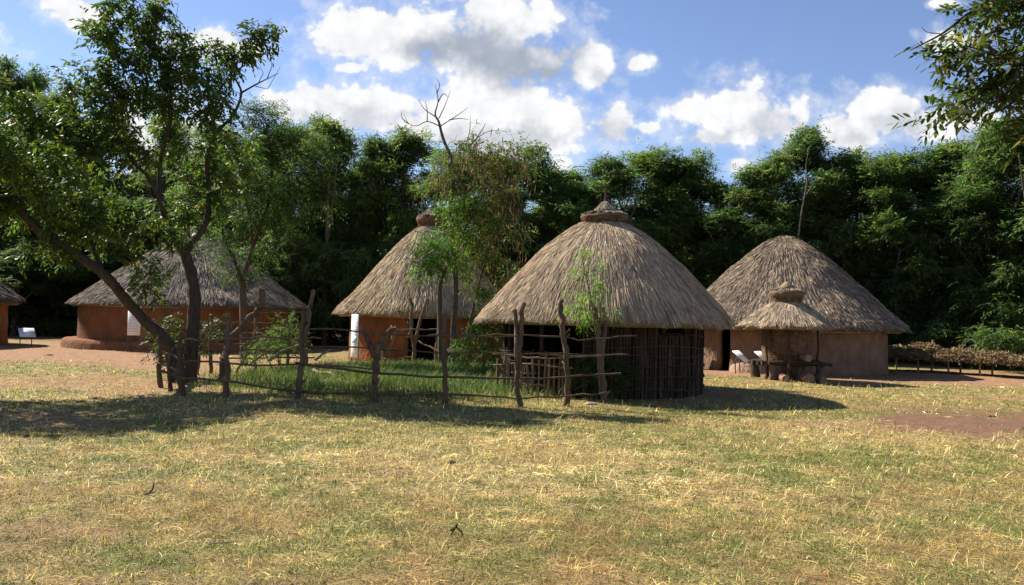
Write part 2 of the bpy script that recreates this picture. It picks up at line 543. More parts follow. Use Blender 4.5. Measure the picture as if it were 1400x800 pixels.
def thatch_roof(parent, prof, thick, n, L, Wd, lift, col, seed, over=0.1, lump=0.03, label=None):
    f, S, pts = profile_fn(prof)
    mb = MB()
    inner = pts[::-1].copy()
    ex = pts[-1].copy()
    low = np.array([ex[0] - thick * 0.35, ex[1] - thick * 0.55])
    inner = np.array([[max(p[0] - thick * 0.55, 0.0), p[1] - thick * 0.85] for p in inner])
    full = np.vstack([[[0.0, pts[0][1] + 0.01]], pts, [low], inner[3:], [[0.0, inner[-1][1]]]])
    full[:, 0] = np.maximum(full[:, 0] - lump * 0.6, 0); full[:, 1] -= lump * 0.7
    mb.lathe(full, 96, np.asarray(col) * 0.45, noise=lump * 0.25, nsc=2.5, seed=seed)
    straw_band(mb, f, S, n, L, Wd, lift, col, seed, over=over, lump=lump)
    # a dense ragged fringe along the eave
    straw_band(mb, f, S, int(n * 0.22), L * 0.8, Wd, lift * 1.1, np.asarray(col) * 0.92, seed + 1, s_lo=S * 0.88, over=over * 1.7, lump=lump, rag=True)
    # layers under the edge give it its thickness
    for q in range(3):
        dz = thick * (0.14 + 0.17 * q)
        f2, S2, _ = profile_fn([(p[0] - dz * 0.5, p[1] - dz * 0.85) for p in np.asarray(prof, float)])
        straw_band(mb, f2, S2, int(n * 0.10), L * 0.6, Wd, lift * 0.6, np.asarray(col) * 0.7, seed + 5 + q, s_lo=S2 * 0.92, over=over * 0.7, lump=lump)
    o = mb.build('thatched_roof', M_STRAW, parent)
    if label: o['label'] = label
    return o


# ------------------------------------------------------------------ walls
def mud_wall(parent, R, Hh, col, openings=(), seed=0, nseg=144, thick=0.2, name='mud_wall', bulge=0.03):
    nz = 16
    zs = np.linspace(-0.08, Hh, nz + 1)
    a = np.arange(nseg) * 2 * math.pi / nseg
    nzv = lambda aa, zz: (fbm(np.cos(aa) * 3 + zz * 1.7 + 30, np.sin(aa) * 3 + zz * 0.9 + 30, seed, 4) - 0.5) * 2 * bulge
    present = np.ones((nz, nseg), bool)
    for (a0, a1, z0, z1) in openings:
        am = (a + math.pi / nseg - a0) % (2 * math.pi)
        ok = am < ((a1 - a0) % (2 * math.pi))
        zm = (zs[:-1] + zs[1:]) / 2
        present &= ~((zm[:, None] > z0) & (zm[:, None] < z1) & ok[None])
    A, Z = np.meshgrid(a, zs)
    ro = R + nzv(A, Z) + 0.06 * np.clip(1 - Z / 0.35, 0, 1); ri = R - thick + 0 * Z
    vo = np.stack([np.cos(A) * ro, np.sin(A) * ro, Z], -1).reshape(-1, 3)
    vi = np.stack([np.cos(A) * ri, np.sin(A) * ri, Z], -1).reshape(-1, 3)
    nV = len(vo)
    Q = []
    for r in range(nz):
        for c in range(nseg):
            if not present[r, c]: continue
            c1 = (c + 1) % nseg
            p, q, s, t = r * nseg + c, r * nseg + c1, (r + 1) * nseg + c1, (r + 1) * nseg + c
            Q.append((p, q, s, t)); Q.append((nV + q, nV + p, nV + t, nV + s))
            if not present[r, c1]: Q.append((q, nV + q, nV + s, s))
            if not present[r, c - 1]: Q.append((nV + p, p, t, nV + t))
            if r == nz - 1 or not present[r + 1, c]: Q.append((t, s, nV + s, nV + t))
            if r == 0 or not present[r - 1, c]: Q.append((nV + p, nV + q, q, p))
    mb = MB()
    v = np.vstack([vo, vi])
    zz = v[:, 2]; aa = np.arctan2(v[:, 1], v[:, 0])
    stain = 1 - 0.25 * sstep(0.45, 0.0, zz + 0.25 * fbm(aa * 6, zz * 2, seed + 4, 3))
    c = np.asarray(col)[None] * stain[:, None]
    mb.add(v, Q, c)
    return mb.build(name, M_MUD, parent, smooth=True)


def wall_angle(px, hut):
    """angle about a hut's centre of the wall point seen at column px"""
    cx, cy, R, _ = HUTS[hut]
    dx = (px - W0 / 2) / FPX
    A = dx * dx + 1; B = -2 * (dx * cx + cy); Cq = cx * cx + cy * cy - R * R
    disc = max(B * B - 4 * A * Cq, 0)
    t = (-B - math.sqrt(disc)) / (2 * A)
    return math.atan2(t - cy, t * dx - cx)


def wob_line(p, q, n=6, amp=0.03, seed=None):
    p = np.asarray(tuple(p)); q = np.asarray(tuple(q))
    t = np.linspace(0, 1, n)[:, None]
    pts = p + (q - p) * t
    w = np.cumsum(RNG.normal(0, 1, (n, 3)), axis=0)
    w = w - w[0] * (1 - t) - w[-1] * t
    return pts + w * amp * (np.sin(t * math.pi) ** 0.5)


WD = np.array((0.060, 0.039, 0.025)); WDK = np.array((0.075, 0.053, 0.036)); WLT = np.array((0.27, 0.20, 0.13))


# ----- the wattle hut in front
def collar(parent, r_bot, r_top, z0, z1, col, straw, seed, n=900):
    mb = MB()
    h = z1 - z0
    mb.lathe([(0, z0 - 0.06), (r_bot, z0 - 0.06), (r_bot * 1.0, z0 + h * 0.2), (r_bot * 1.04, z0 + h * 0.45), (r_top * 1.02, z0 + h * 0.6), (r_top * 1.06, z0 + h * 0.82), (r_top * 0.9, z1 - 0.01),
              (r_top * 0.45, z1 + h * 0.12), (0, z1 + h * 0.12)], 64, col, noise=0.035, nsc=4, seed=seed)
    # rough straw ends bristling from the rim
    f, S, _ = profile_fn([(r_top * 0.3, z1 + h * 0.13), (r_top * 0.7, z1 + 0.05), (r_top * 1.05, z1 - 0.02)])
    straw_band(mb, f, S, n, 0.14, 0.014, 0.02, straw, seed + 2, over=0.02, lump=0.02)
    f, S, _ = profile_fn([(r_top * 1.04, z1 - h * 0.25), (r_bot * 1.07, z0 + h * 0.4), (r_bot * 1.05, z0)])
    straw_band(mb, f, S, n, 0.2, 0.012, 0.02, np.asarray(col) * 1.1, seed + 3, over=0.02, lump=0.02, angle_jit=1.2)
    return mb.build('roof_collar', M_COLLAR, parent)


def front_hut():
    cx, cy, R, RR = HUTS['front']
    t = thing('wattle_hut', 'round hut with open stick wattle wall, domed thatch and flared cap, nearest to the lawn', 'hut', (cx, cy, gzf(cx, cy)))
    thatch_roof(t, [(0.50, 3.84), (0.97, 3.55), (1.65, 2.98), (2.32, 2.29), (2.86, 1.64)], 0.26, 72000, 0.5, 0.0085, 0.030, (0.50, 0.365, 0.235), 101, over=0.16, lump=0.05)
    col = collar(t, 0.47, 0.53, 3.72, 4.05, (0.15, 0.095, 0.055), (0.33, 0.27, 0.2), 131)
    mb = MB()
    f, S, _ = profile_fn([(0.02, 4.36), (0.12, 4.28), (0.26, 4.12)])
    mb.lathe([(0, 4.34), (0.11, 4.26), (0.25, 4.11), (0.24, 4.05), (0, 4.05)], 32, (0.25, 0.19, 0.13), noise=0.015, seed=3)
    straw_band(mb, f, S, 900, 0.2, 0.012, 0.015, (0.52, 0.40, 0.28), 133, over=0.04, lump=0.0)
    ring = [(0.31 * math.cos(a) + 0.01, 0.31 * math.sin(a), 4.11 + 0.012 * math.sin(3 * a)) for a in np.linspace(0, 2 * math.pi, 33)]
    mb.tube(ring, 0.02, 6, WDK, 0.3)
    mb.build('cap_cone', M_STRAW, col)
    mb = MB(); mb.tube([(0, 0, 4.25), (0.01, 0, 4.5), (0.0, 0.01, 4.8)], [0.028, 0.024, 0.015], 6, WDK, 0.2)
    mb.build('finial_pole', M_WOOD, col)
    # wattle wall: upright stakes, lower on the left where the wall is half open
    mb = MB()
    aL0 = wall_angle(694, 'front'); aL1 = wall_angle(800, 'front')
    aW0 = wall_angle(902, 'front'); aW1 = wall_angle(938, 'front')
    nst = 430
    for k in range(nst):
        a = 2 * math.pi * k / nst + random.uniform(-0.008, 0.008)
        am = (a + math.pi) % (2 * math.pi) - math.pi
        top = 1.72
        if aL0 - 0.35 < am < aL1: top = random.uniform(0.72, 0.95)
        elif aW0 < am < aW1: top = random.uniform(1.25, 1.34)
        elif random.random() < 0.08: top = random.uniform(1.1, 1.6)
        if random.random() < 0.03: continue
        r = R + random.uniform(-0.04, 0.04)
        b = (r * math.cos(a), r * math.sin(a), -0.1)
        a2 = a + random.uniform(-0.015, 0.015); r2 = R + random.uniform(-0.05, 0.05)
        e = (r2 * math.cos(a2), r2 * math.sin(a2), top)
        rad = random.uniform(0.015, 0.032)
        mb.tube(wob_line(b, e, 4, 0.012), np.linspace(rad, rad * 0.8, 4), 5, (WD if random.random() < 0.8 else WD * 1.7) * random.uniform(0.6, 1.25), 0.25)
    wall = mb.build('wattle_wall', M_WOOD, t)
    mb = MB()
    la = np.linspace(aL1 + 0.02, aL0 - 0.40 + 2 * math.pi, 90)
    rows = []
    for a in la:
        for rr in (R - 0.05, R - 0.11):
            for z in (-0.05, 0.8, 1.70):
                q = rr + 0.012 * math.sin(a * 37 + z * 5)
                rows.append((q * math.cos(a), q * math.sin(a), z - (0.34 if z > 1 and aW0 < ((a + math.pi) % (2 * math.pi) - math.pi) < aW1 else 0)))
    Q = []
    for k in range(89):
        b = k * 6
        for z in (0, 1):
            Q.append((b + z, b + 6 + z, b + 7 + z, b + 1 + z)); Q.append((b + 3 + z + 1, b + 9 + z + 1, b + 9 + z, b + 3 + z))
        Q.append((b + 2, b + 8, b + 11, b + 5))
    mb.add(rows, Q, (0.04, 0.027, 0.018)); mb.build('shade_lining', M_COLLAR, wall)  # dark lining added inside the stakes to keep sun out and the interior dark
    for z in (0.16, 0.42, 0.66, 0.86, 1.06, 1.28, 1.52):
        mb = MB()
        for s in (-1, 1):
            pts = []
            for k in range(97):
                a = 2 * math.pi * k / 96
                am = (a + math.pi) % (2 * math.pi) - math.pi
                rr = R + s * 0.05 + 0.012 * math.sin(k * 2.1 + z * 9)
                pts.append((rr * math.cos(a), rr * math.sin(a), z + 0.03 * math.sin(k * 0.37 + z * 20 + s) + random.uniform(-0.012, 0.012)))
            if z > 0.9:   # the half-open stretch carries no bands
                k0 = int(((aL1 + 0.05) % (2 * math.pi)) / (2 * math.pi) * 96); k1 = int(((aL0 - 0.35) % (2 * math.pi)) / (2 * math.pi) * 96)
                pts = (pts[k0:96] + pts[:k1 + 1]) if k0 > k1 else pts[k0:k1]
            mb.tube(pts, 0.016, 5, WD * random.uniform(0.7, 1.2), 0.5)
        mb.build('withy_band', M_WOOD, wall)
    for k in range(10):
        a = 2 * math.pi * k / 10 + 0.2
        mb = MB()
        mb.tube(wob_line((R * 0.97 * math.cos(a), R * 0.97 * math.sin(a), -0.1), (R * 0.96 * math.cos(a), R * 0.96 * math.sin(a), 1.95), 5, 0.02), 0.05, 7, WD * 0.9, 0.2)
        mb.build('roof_post', M_WOOD, t)
    return t


front_hut()


def rafter_tips(parent, R, z, n, col):
    mb = MB()
    for k in range(n):
        a = 2 * math.pi * k / n + random.uniform(-0.03, 0.03)
        mb.tube([((R - 0.6) * math.cos(a), (R - 0.6) * math.sin(a), z + 0.32), (R * math.cos(a), R * math.sin(a), z)], 0.022, 5, col, 0.2)
    ring = [((R - 0.1) * math.cos(a), (R - 0.1) * math.sin(a), z - 0.02 + 0.015 * math.sin(5 * a)) for a in np.linspace(0, 2 * math.pi, 73)]
    mb.tube(ring, 0.03, 5, np.asarray(col) * 1.2, 0.4)
    return mb.build('eave_frame', M_WOOD, parent)


def mud_hut(key, label, prof, thick, wall_col, straw, seed, openings=(), n=22000, L=0.5, Wd=0.03, lift=0.05, wall_h=1.75, plinth=None, over=0.15):
    cx, cy, R, RR = HUTS[key]
    t = thing('mud_hut', label, 'hut', (cx, cy, gzf(cx, cy)))
    thatch_roof(t, prof, thick, n, L, Wd, lift, straw, seed, over=over, lump=0.06)
    mud_wall(t, R, wall_h, wall_col, openings, seed)
    rafter_tips(t, RR - 0.05, prof[-1][1] - thick * 0.55 - 0.02, 60, WLT * 0.9)
    if plinth:
        mb = MB()
        pr, ph = plinth
        mb.lathe([(R - 0.05, ph + 0.01), (pr - 0.12, ph), (pr - 0.03, ph * 0.85), (pr, ph * 0.5), (pr + 0.05, -0.1)], 96, np.asarray(wall_col) * np.array((1.15, 1.2, 1.25)), noise=0.04, nsc=3, seed=seed + 8)
        mb.build('mud_plinth', M_MUD, t, smooth=True)
    return t


aD0 = wall_angle(984, 'right'); aD1 = wall_angle(998, 'right')
right = mud_hut('right', 'wide hut with straight conical thatch and smooth tan mud wall behind the small granary',
                [(0.40, 4.72), (0.85, 4.45), (1.6, 3.85), (2.75, 2.78), (4.0, 1.64)], 0.34, (0.20, 0.125, 0.080), (0.30, 0.225, 0.155), 201,
                openings=[(aD0, aD1, -0.2, 1.5)], n=62000, L=0.42, Wd=0.014, lift=0.05, over=0.2)
mb = MB(); f, S, _ = profile_fn([(0.05, 4.80), (0.3, 4.76), (0.46, 4.66)])
mb.lathe([(0, 4.80), (0.3, 4.76), (0.46, 4.66), (0.4, 4.6), (0, 4.6)], 32, (0.22, 0.16, 0.11), noise=0.03, seed=5)
straw_band(mb, f, S, 500, 0.2, 0.03, 0.04, (0.36, 0.26, 0.17), 233, over=0.1, lump=0.0)
mb.build('roof_tip', M_STRAW, right)
# rounded mud porch pier beside its door
pa = wall_angle(966, 'right'); cx, cy, R, _ = HUTS['right']
mb = MB()
mb.lathe([(0, 0.85), (0.1, 0.84), (0.17, 0.76), (0.19, 0.5), (0.2, 0.2), (0.28, 0.06), (0.32, -0.08)], 24, (0.5, 0.36, 0.26), noise=0.02, seed=9, center=((R + 0.42) * math.cos(pa), (R + 0.42) * math.sin(pa)))
mb.build('door_pier', M_MUD, right, smooth=True)
mb = MB()
for a in np.linspace(wall_angle(1000, 'right'), wall_angle(1050, 'right'), 9):
    pass
aa = np.linspace(wall_angle(1001, 'right'), wall_angle(1052, 'right'), 14)
rows = []
for k, a in enumerate(aa):
    e = max(math.sin(math.pi * k / 13), 0.0) ** 0.4
    for (rr, z) in ((R - 0.02, 0.34 * e + 0.02), (R + 0.28 * e, 0.32 * e + 0.01), (R + 0.42 * e, 0.2 * e), (R + 0.5 * e, -0.08)):
        rows.append((rr * math.cos(a), rr * math.sin(a), z))
Q = [(k * 4 + j, (k + 1) * 4 + j, (k + 1) * 4 + j + 1, k * 4 + j + 1) for k in range(13) for j in range(3)]
Q = [q[::-1] for q in Q]
mb.add(rows, Q, (0.34, 0.22, 0.15)); mb.build('mud_bench', M_MUD, right, smooth=True)

aD0 = wall_angle(560, 'mid'); aD1 = wall_angle(600, 'mid')
mid = mud_hut('mid', 'hut with pale steep thatch and orange mud wall behind the podded tree',
              [(0.42, 4.80), (0.95, 4.32), (1.75, 3.45), (2.5, 2.55), (3.26, 1.72)], 0.26, (0.22, 0.082, 0.030), (0.53, 0.385, 0.235), 301,
              openings=[(aD0, aD1, -0.2, 1.6)], n=42000, L=0.55, Wd=0.014, lift=0.03)
col = collar(mid, 0.40, 0.46, 4.72, 5.2, (0.2, 0.11, 0.06), (0.33, 0.26, 0.19), 331, 600)
mb = MB(); f, S, _ = profile_fn([(0.02, 5.56), (0.12, 5.45), (0.32, 5.24)])
mb.lathe([(0, 5.56), (0.12, 5.45), (0.32, 5.24), (0.28, 5.18), (0, 5.18)], 32, (0.2, 0.15, 0.1), noise=0.015, seed=3)
straw_band(mb, f, S, 500, 0.22, 0.02, 0.02, (0.4, 0.32, 0.24), 333, over=0.05, lump=0.0); mb.build('cap_cone', M_STRAW, col)

left = mud_hut('left', 'broad hut with grey conical thatch and orange mud wall behind the forked tree',
               [(0.10, 5.22), (0.6, 4.88), (1.8, 4.02), (3.3, 2.93), (4.8, 1.82)], 0.2, (0.18, 0.078, 0.033), (0.27, 0.212, 0.155), 401,
               n=64000, L=0.5, Wd=0.015, lift=0.04, wall_h=1.9, plinth=(5.0, 0.34), over=0.15)
far = mud_hut('far', 'dark thatched hut cut off by the left edge of the picture', [(0.10, 5.0), (0.6, 4.7), (1.8, 3.85), (3.15, 2.8), (4.4, 1.85)], 0.3,
              (0.28, 0.13, 0.06), (0.22, 0.17, 0.125), 501, n=18000, L=0.55, Wd=0.036, lift=0.06, wall_h=1.9)
# porch pole at the far hut's eave
mb = MB(); mb.tube(wob_line((4.15, -0.9, -0.1), (4.05, -0.9, 1.85), 5, 0.02), 0.07, 7, (0.35, 0.2, 0.11), 0.2); mb.build('eave_pole', M_WOOD, far)


# ------------------------------------------------------------------ granary
def granary():
    cx, cy, R, RR = HUTS['granary']
    t = thing('granary', 'small basket granary with cone thatch hat raised on logs before the tan hut', 'granary', (cx, cy, gzf(cx, cy)))
    thatch_roof(t, [(0.36, 2.28), (0.66, 2.10), (1.0, 1.85), (1.32, 1.60)], 0.2, 12000, 0.42, 0.012, 0.02, (0.48, 0.36, 0.24), 601, over=0.12, lump=0.03)
    c = collar(t, 0.40, 0.48, 2.22, 2.60, (0.17, 0.115, 0.07), (0.36, 0.29, 0.21), 631, 500)
    mb = MB(); mb.lathe([(0, 2.88), (0.06, 2.86), (0.17, 2.76), (0.30, 2.62), (0, 2.60)], 24, (0.28, 0.2, 0.13), noise=0.03, seed=3)
    mb.build('cap_cone', M_COLLAR, c)
    mb = MB(); mb.tube([(-0.45, -0.1, 2.62), (0, 0, 2.66), (0.42, 0.1, 2.60)], 0.022, 5, WDK, 0.3); mb.tube([(0.1, -0.35, 2.6), (0.15, 0.1, 2.68), (0.1, 0.4, 2.62)], 0.02, 5, WDK, 0.3)
    mb.tube([(0, 0, 2.8), (-0.03, 0, 3.02)], 0.012, 5, WDK); mb.build('cap_stick', M_WOOD, c)
    # woven body
    mb = MB()
    n = 84
    rows = 46
    a = np.arange(n) * 2 * math.pi / n
    V = []
    for r in range(rows + 1):
        z = 0.54 + (1.85 - 0.54) * r / rows
        off = 0.016 * np.cos(np.round(a / (2 * math.pi) * 28) * math.pi + r * math.pi) + RNG.normal(0, 0.004, n)
        rr = R + off + 0.03 * math.sin(math.pi * r / rows)
        V.append(np.stack([rr * np.cos(a), rr * np.sin(a), np.full(n, z) + RNG.normal(0, 0.004, n)], -1))
    V = np.vstack(V)
    i = np.arange(rows)[:, None] * n; j = np.arange(n)[None]; k = (j + 1) % n
    cc = np.array((0.15, 0.086, 0.052)) * RNG.uniform(0.6, 1.3, (len(V), 1))
    mb.add(V, np.stack([i + j, i + k, i + n + k, i + n + j], -1).reshape(-1, 4), cc)
    for r in range(0, rows, 1):
        pass
    mb.build('woven_body', M_WOOD, t)
    mb = MB()
    for k in range(9):
        y = -0.85 + 0.21 * k
        mb.tube(wob_line((-0.92 + random.uniform(-0.28, 0.15), y, 0.5 + random.uniform(-0.03, 0.02)), (0.86 + random.uniform(-0.18, 0.32), y + random.uniform(-0.06, 0.06), 0.5 + random.uniform(-0.03, 0.02)), 7, 0.025), random.uniform(0.04, 0.075), 8, WD * random.uniform(0.8, 1.4), 0.2)
    mb.build('log_platform', M_WOOD, t)
    for (x, y) in ((-0.72, -0.7), (0.72, -0.7), (-0.72, 0.7), (0.72, 0.7), (-0.2, -0.45), (0.35, 0.1), (-0.3, 0.5)):
        mb = MB(); mb.tube(wob_line((x * random.uniform(0.85, 1.1), y, -0.1), (x * random.uniform(0.85, 1.05), y, 0.44), 6, 0.03), np.linspace(random.uniform(0.12, 0.17), random.uniform(0.08, 0.12), 6), 10, WDK * random.uniform(0.9, 1.7), 0.3); mb.build('stump_leg', M_WOOD, t)
    for (x, y, x2, y2) in ((-0.28, -1.0, -0.26, -0.98), (-0.75, -0.55, -0.74, -0.5), (0.72, -0.55, 0.72, -0.5)):
        mb = MB(); mb.tube(wob_line((x, y, -0.1), (x2, y2, 1.66), 6, 0.02), 0.035, 7, WD * 1.1, 0.25); mb.build('prop_pole', M_WOOD, t)
    return t


granary()
gcx, gcy = HUTS['granary'][:2]
for (dx, dz, r, lab) in ((0.22, 0.62 + 0.06, 0.10, 'short cut log lying on the granary platform, end towards the lawn'), (0.24, 0.13, 0.14, 'thick cut log on the ground under the granary platform'), (-0.42, 0.11, 0.11, 'thin cut log on the ground near the white signs under the granary'), (0.62, 0.10, 0.10, 'small cut log on the ground at the right end of the granary stand')):
    mb = MB(); mb.tube([(0, -0.32, 0), (0.01, 0, 0.01), (0.02, 0.35, 0)], r, 12, (0.26, 0.16, 0.1), 0.12)
    tag(mb.build('cut_log', M_WOOD, loc=(gcx + dx, gcy - (0.9 if dz > 0.4 else 0.95), dz if dz > 0.4 else dz + gzf(gcx, gcy) - 0.01)), lab, 'log')


# ------------------------------------------------------------------ signs
def lines_on(mb, w, h, y, rows, picture=None):
    """faint rows of unreadable print on a panel (local x across, z up)"""
    for k in range(rows):
        z = h * 0.42 - (h * 0.84) * k / rows
        if picture and picture[0] < z / h < picture[1]: continue
        ww = w * random.uniform(0.6, 0.84)
        mb.box((-(w * 0.84 - ww) / 2, y, z), (ww, 0.002, h * 0.012 + 0.004), (0.42, 0.44, 0.46))
    if picture:
        mb.box((0, y, h * (picture[0] + picture[1]) / 2), (w * 0.7, 0.002, h * (picture[1] - picture[0]) * 0.9), (0.32, 0.52, 0.56))


def upright_board(px, base_y, d, w, z0, z1, label, rows, rz=0.0, picture=None, pc=(0.78, 0.80, 0.78)):
    p = at(px, base_y, d)
    t = thing('info_board', label, 'sign', (p.x, p.y, gzf(p.x, p.y)), rz)
    mb = MB(); mb.box((0, 0, 0), (w, 0.02, z1 - z0), pc)
    pan = mb.build('panel', M_PANEL, t, loc=(0, 0, (z0 + z1) / 2))
    mb = MB(); lines_on(mb, w, z1 - z0, -0.0125, rows, picture); mb.build('print', M_PANEL, pan)
    for s in (-1, 1):
        mb = MB(); mb.tube([(s * (w / 2 - 0.02), 0.03, -0.1), (s * (w / 2 - 0.02), 0.03, z1 - 0.05)], 0.016, 6, (0.06, 0.05, 0.045)); mb.build('leg', M_METAL, t)


upright_board(182, 478, 30.2, 0.47, 0.62, 1.68, 'upright white text board on two legs before the orange wall of the forked tree hut', 16)
upright_board(484, 492, 27.3, 0.58, 0.16, 1.58, 'tall narrow white text board with blue picture at the left of the podded tree hut', 22, rz=-1.0, picture=(-0.18, 0.0))


def lectern(px, base_y, rz, label, w=0.6, ht=0.42, pc=(0.78, 0.79, 0.8), zt=0.72, tilt=50, pm=None):
    p = ground_at(px, base_y)
    t = thing('lectern_board', label, 'sign', (p.x, p.y, gzf(p.x, p.y)), rz)
    tl = math.radians(tilt)
    M = Matrix.Rotation(-tl + math.pi / 2 - math.pi / 2, 3, 'X')
    mb = MB(); mb.box((0, 0, 0), (w, 0.025, ht), pc, M)
    zc = zt - ht * math.cos(tl) / 2
    pan = mb.build('panel', pm or M_PANEL, t, loc=(0, 0, zc))
    mb = MB()
    sub = MB(); lines_on(sub, w, ht, -0.015, 8)
    for V, Pq, Cc in zip(sub.V, sub.P, sub.C):
        mb.add(V @ np.array(M).T, Pq - Pq.min(), Cc)
    if pm is None: mb.build('print', M_PANEL, pan)
    for s in (-1, 1):
        x = s * w * 0.36
        top = zc - 0.03
        mb = MB()
        mb.tube([(x, 0.10, -0.1), (x, 0.12, top * 0.55), (x, 0.10, top * 0.85), (x, 0.03, top), (x, -0.02 - ht * 0.15, top - ht * 0.17)], 0.018, 6, (0.05, 0.045, 0.04))
        mb.build('leg', M_METAL, t)


lectern(36, 475, 0.75, 'tilted lectern sign on bent legs by the far left dirt path', 0.55, 0.5, (0.62, 0.64, 0.66))
lectern(1013, 511, 0.95, 'white tilted lectern sign, left of the two before the tan mud wall', 0.55, 0.5)
lectern(1043, 513, 0.95, 'white tilted lectern sign right against the logs of the granary', 0.55, 0.5)
lectern(624, 512, 0.5, 'dark low lectern sign in the grass under the podded tree', 0.5, 0.34, (0.05, 0.04, 0.035), 0.55, pm=M_DULL)


# ------------------------------------------------------------------ stick fences
def px_path(pts, d):
    return [tuple(at(x, y, d)) for (x, y) in pts]


def ray_post(mb, pts, d, r, col, sides=8):
    P_ = px_path(pts, d)
    P_[0] = (P_[0][0], P_[0][1], gzf(P_[0][0], P_[0][1]) - 0.15)
    # refine with some wobble
    out = []
    for a, b in zip(P_[:-1], P_[1:]):
        out += [tuple(q) for q in wob_line(a, b, 7, 0.02)[:-1]]
    out.append(P_[-1])
    rr = np.linspace(r * 0.98, r * 0.72, len(out)) * RNG.uniform(0.9, 1.12, len(out))
    mb.tube(out, rr, 10, col, 0.34)
    for k in range(3):   # stubs of trimmed side branches
        q = random.randrange(2, len(out) - 1); a = random.uniform(0, 6.28)
        p0 = np.array(out[q]); dv = np.array((math.cos(a), math.sin(a), 0.8)); ln = r * random.uniform(1.3, 2.4)
        mb.tube([p0, p0 + dv * ln * 0.6, p0 + dv * ln], [rr[q] * 0.55, rr[q] * 0.45, rr[q] * 0.35], 7, np.asarray(col) * 1.3, 0.3)


POST_C = np.array((0.105, 0.070, 0.043))
fence = thing('stick_fence', 'rustic fence of crooked posts and thin wavy rails along the lawn side of the garden', 'fence', tuple(ground_at(600, 553)))
fence_i = Vector(fence.location)


def part(mb, name, mat, parent, smooth=False, base=None):
    """build world-space geometry under a thing whose empty sits at base"""
    o = mb.build(name, mat, parent, smooth)
    b = Vector(parent.location) if base is None else base
    o.data.transform(Matrix.Translation(-b))
    return o


front_posts = [  # base px, list of stems
    (15.5, [[(250, 541), (249, 500), (252, 470)]], 0.05),
    (15.4, [[(309, 537), (311, 500), (309, 470), (312, 432)]], 0.055),
    (15.1, [[(406, 547), (409, 520), (414, 490), (413, 455), (415, 425)], [(414, 470), (421, 440), (424, 420), (429, 396)]], 0.06),
    (15.0, [[(513, 552), (513, 520), (514, 490), (512, 480)], [(514, 488), (505, 470), (497, 450)], [(513, 488), (521, 470), (527, 452)]], 0.07),
    (15.0, [[(607, 554), (608, 520), (607, 480), (609, 428)]], 0.055),
    (15.0, [[(708, 557), (706, 520), (709, 480), (712, 450), (717, 415)], [(707, 505), (706, 460), (704, 423)]], 0.055),
    (15.3, [[(775, 553), (777, 515), (774, 480), (768, 445), (766, 428), (770, 411)]], 0.06),
    (16.3, [[(826, 546), (823, 510), (821, 475), (818, 445), (812, 420)], [(822, 490), (827, 450), (824, 420)]], 0.065),
]
for d, stems, r in front_posts:
    mb = MB()
    for k, s in enumerate(stems):
        if k == 0: ray_post(mb, s, d, r, POST_C * random.uniform(0.85, 1.3))
        else:
            P_ = px_path(s, d); mb.tube([tuple(q) for a, b in zip(P_[:-1], P_[1:]) for q in wob_line(a, b, 3, 0.008)], np.linspace(r * 0.9, r * 0.65, 3 * (len(P_) - 1)), 7, POST_C * random.uniform(0.9, 1.4), 0.2)
    part(mb, 'post', M_WOOD, fence)
rails = [
    ([(256, 463), (311, 463), (360, 460), (415, 464), (440, 462)], 15.15, 0.022, 1.6),
    ([(425, 450), (510, 456), (607, 459), (708, 459)], 15.0, 0.018, 1.0),
    ([(640, 461), (708, 458), (770, 461), (822, 463), (870, 459)], 15.35, 0.02, 1.0),
    ([(413, 473), (512, 477), (607, 483), (708, 484), (860, 485)], 15.1, 0.016, 0.9),
    ([(735, 483), (770, 487), (822, 487), (856, 484)], 15.8, 0.022, 1.3),
    ([(252, 495), (311, 496), (410, 498), (513, 505)], 15.2, 0.022, 1.3),
    ([(405, 496), (513, 510), (607, 515), (708, 517), (775, 515), (848, 510)], 15.1, 0.026, 1.0),
    ([(217, 505), (250, 517), (309, 520), (406, 534), (450, 538)], 15.35, 0.026, 1.3),
    ([(380, 531), (440, 537), (513, 540), (607, 538), (708, 545), (775, 541), (828, 536)], 15.05, 0.024, 1.1),
    ([(280, 480), (350, 478), (420, 484)], 15.25, 0.014, 1.0),
]
for pts, d, r, c in rails:
    P_ = px_path(pts, d)
    P_ = [(p[0], p[1] - 0.07, p[2]) for p in P_]
    out = []
    for a, b in zip(P_[:-1], P_[1:]):
        out += [tuple(q) for q in wob_line(a, b, 6, 0.014)[:-1]]
    out.append(P_[-1])
    mb = MB(); mb.tube(out, np.linspace(r, r * 0.7, len(out)), 6, POST_C * c, 0.3)
    part(mb, 'rail', M_WOOD, fence)

# left end of the garden fence, running back past the forked tree
lf = thing('stick_fence', 'short tangled stick fence turning back from the lawn beside the forked tree trunk', 'fence', tuple(ground_at(225, 525)))
for (bx, by, d, top, r) in ((222, 521, 17.0, [(217, 500), (219, 480), (214, 462)], 0.055), (236, 527, 16.3, [(232, 500), (238, 475)], 0.05), (246, 532, 15.9, [(243, 510), (247, 455)], 0.045),
                            (232, 510, 19.2, [(230, 485), (236, 462)], 0.05), (270, 505, 20.5, [(272, 480), (270, 455)], 0.05)):
    mb = MB(); ray_post(mb, [(bx, by)] + top, d, r, POST_C * random.uniform(0.7, 1.2)); part(mb, 'post', M_WOOD, lf)
for (p, q) in (((214, 478, 17.2), (256, 497, 15.6)), ((213, 495, 17.1), (252, 512, 15.6)), ((215, 505, 17.0), (255, 523, 15.6)), ((216, 470, 17.5), (275, 462, 20.6)), ((214, 488, 17.2), (280, 482, 20.6))):
    mb = MB(); mb.tube(wob_line(at(*p), at(*q), 10, 0.02), 0.022, 6, POST_C * random.uniform(0.9, 1.5), 0.3); part(mb, 'rail', M_WOOD, lf)

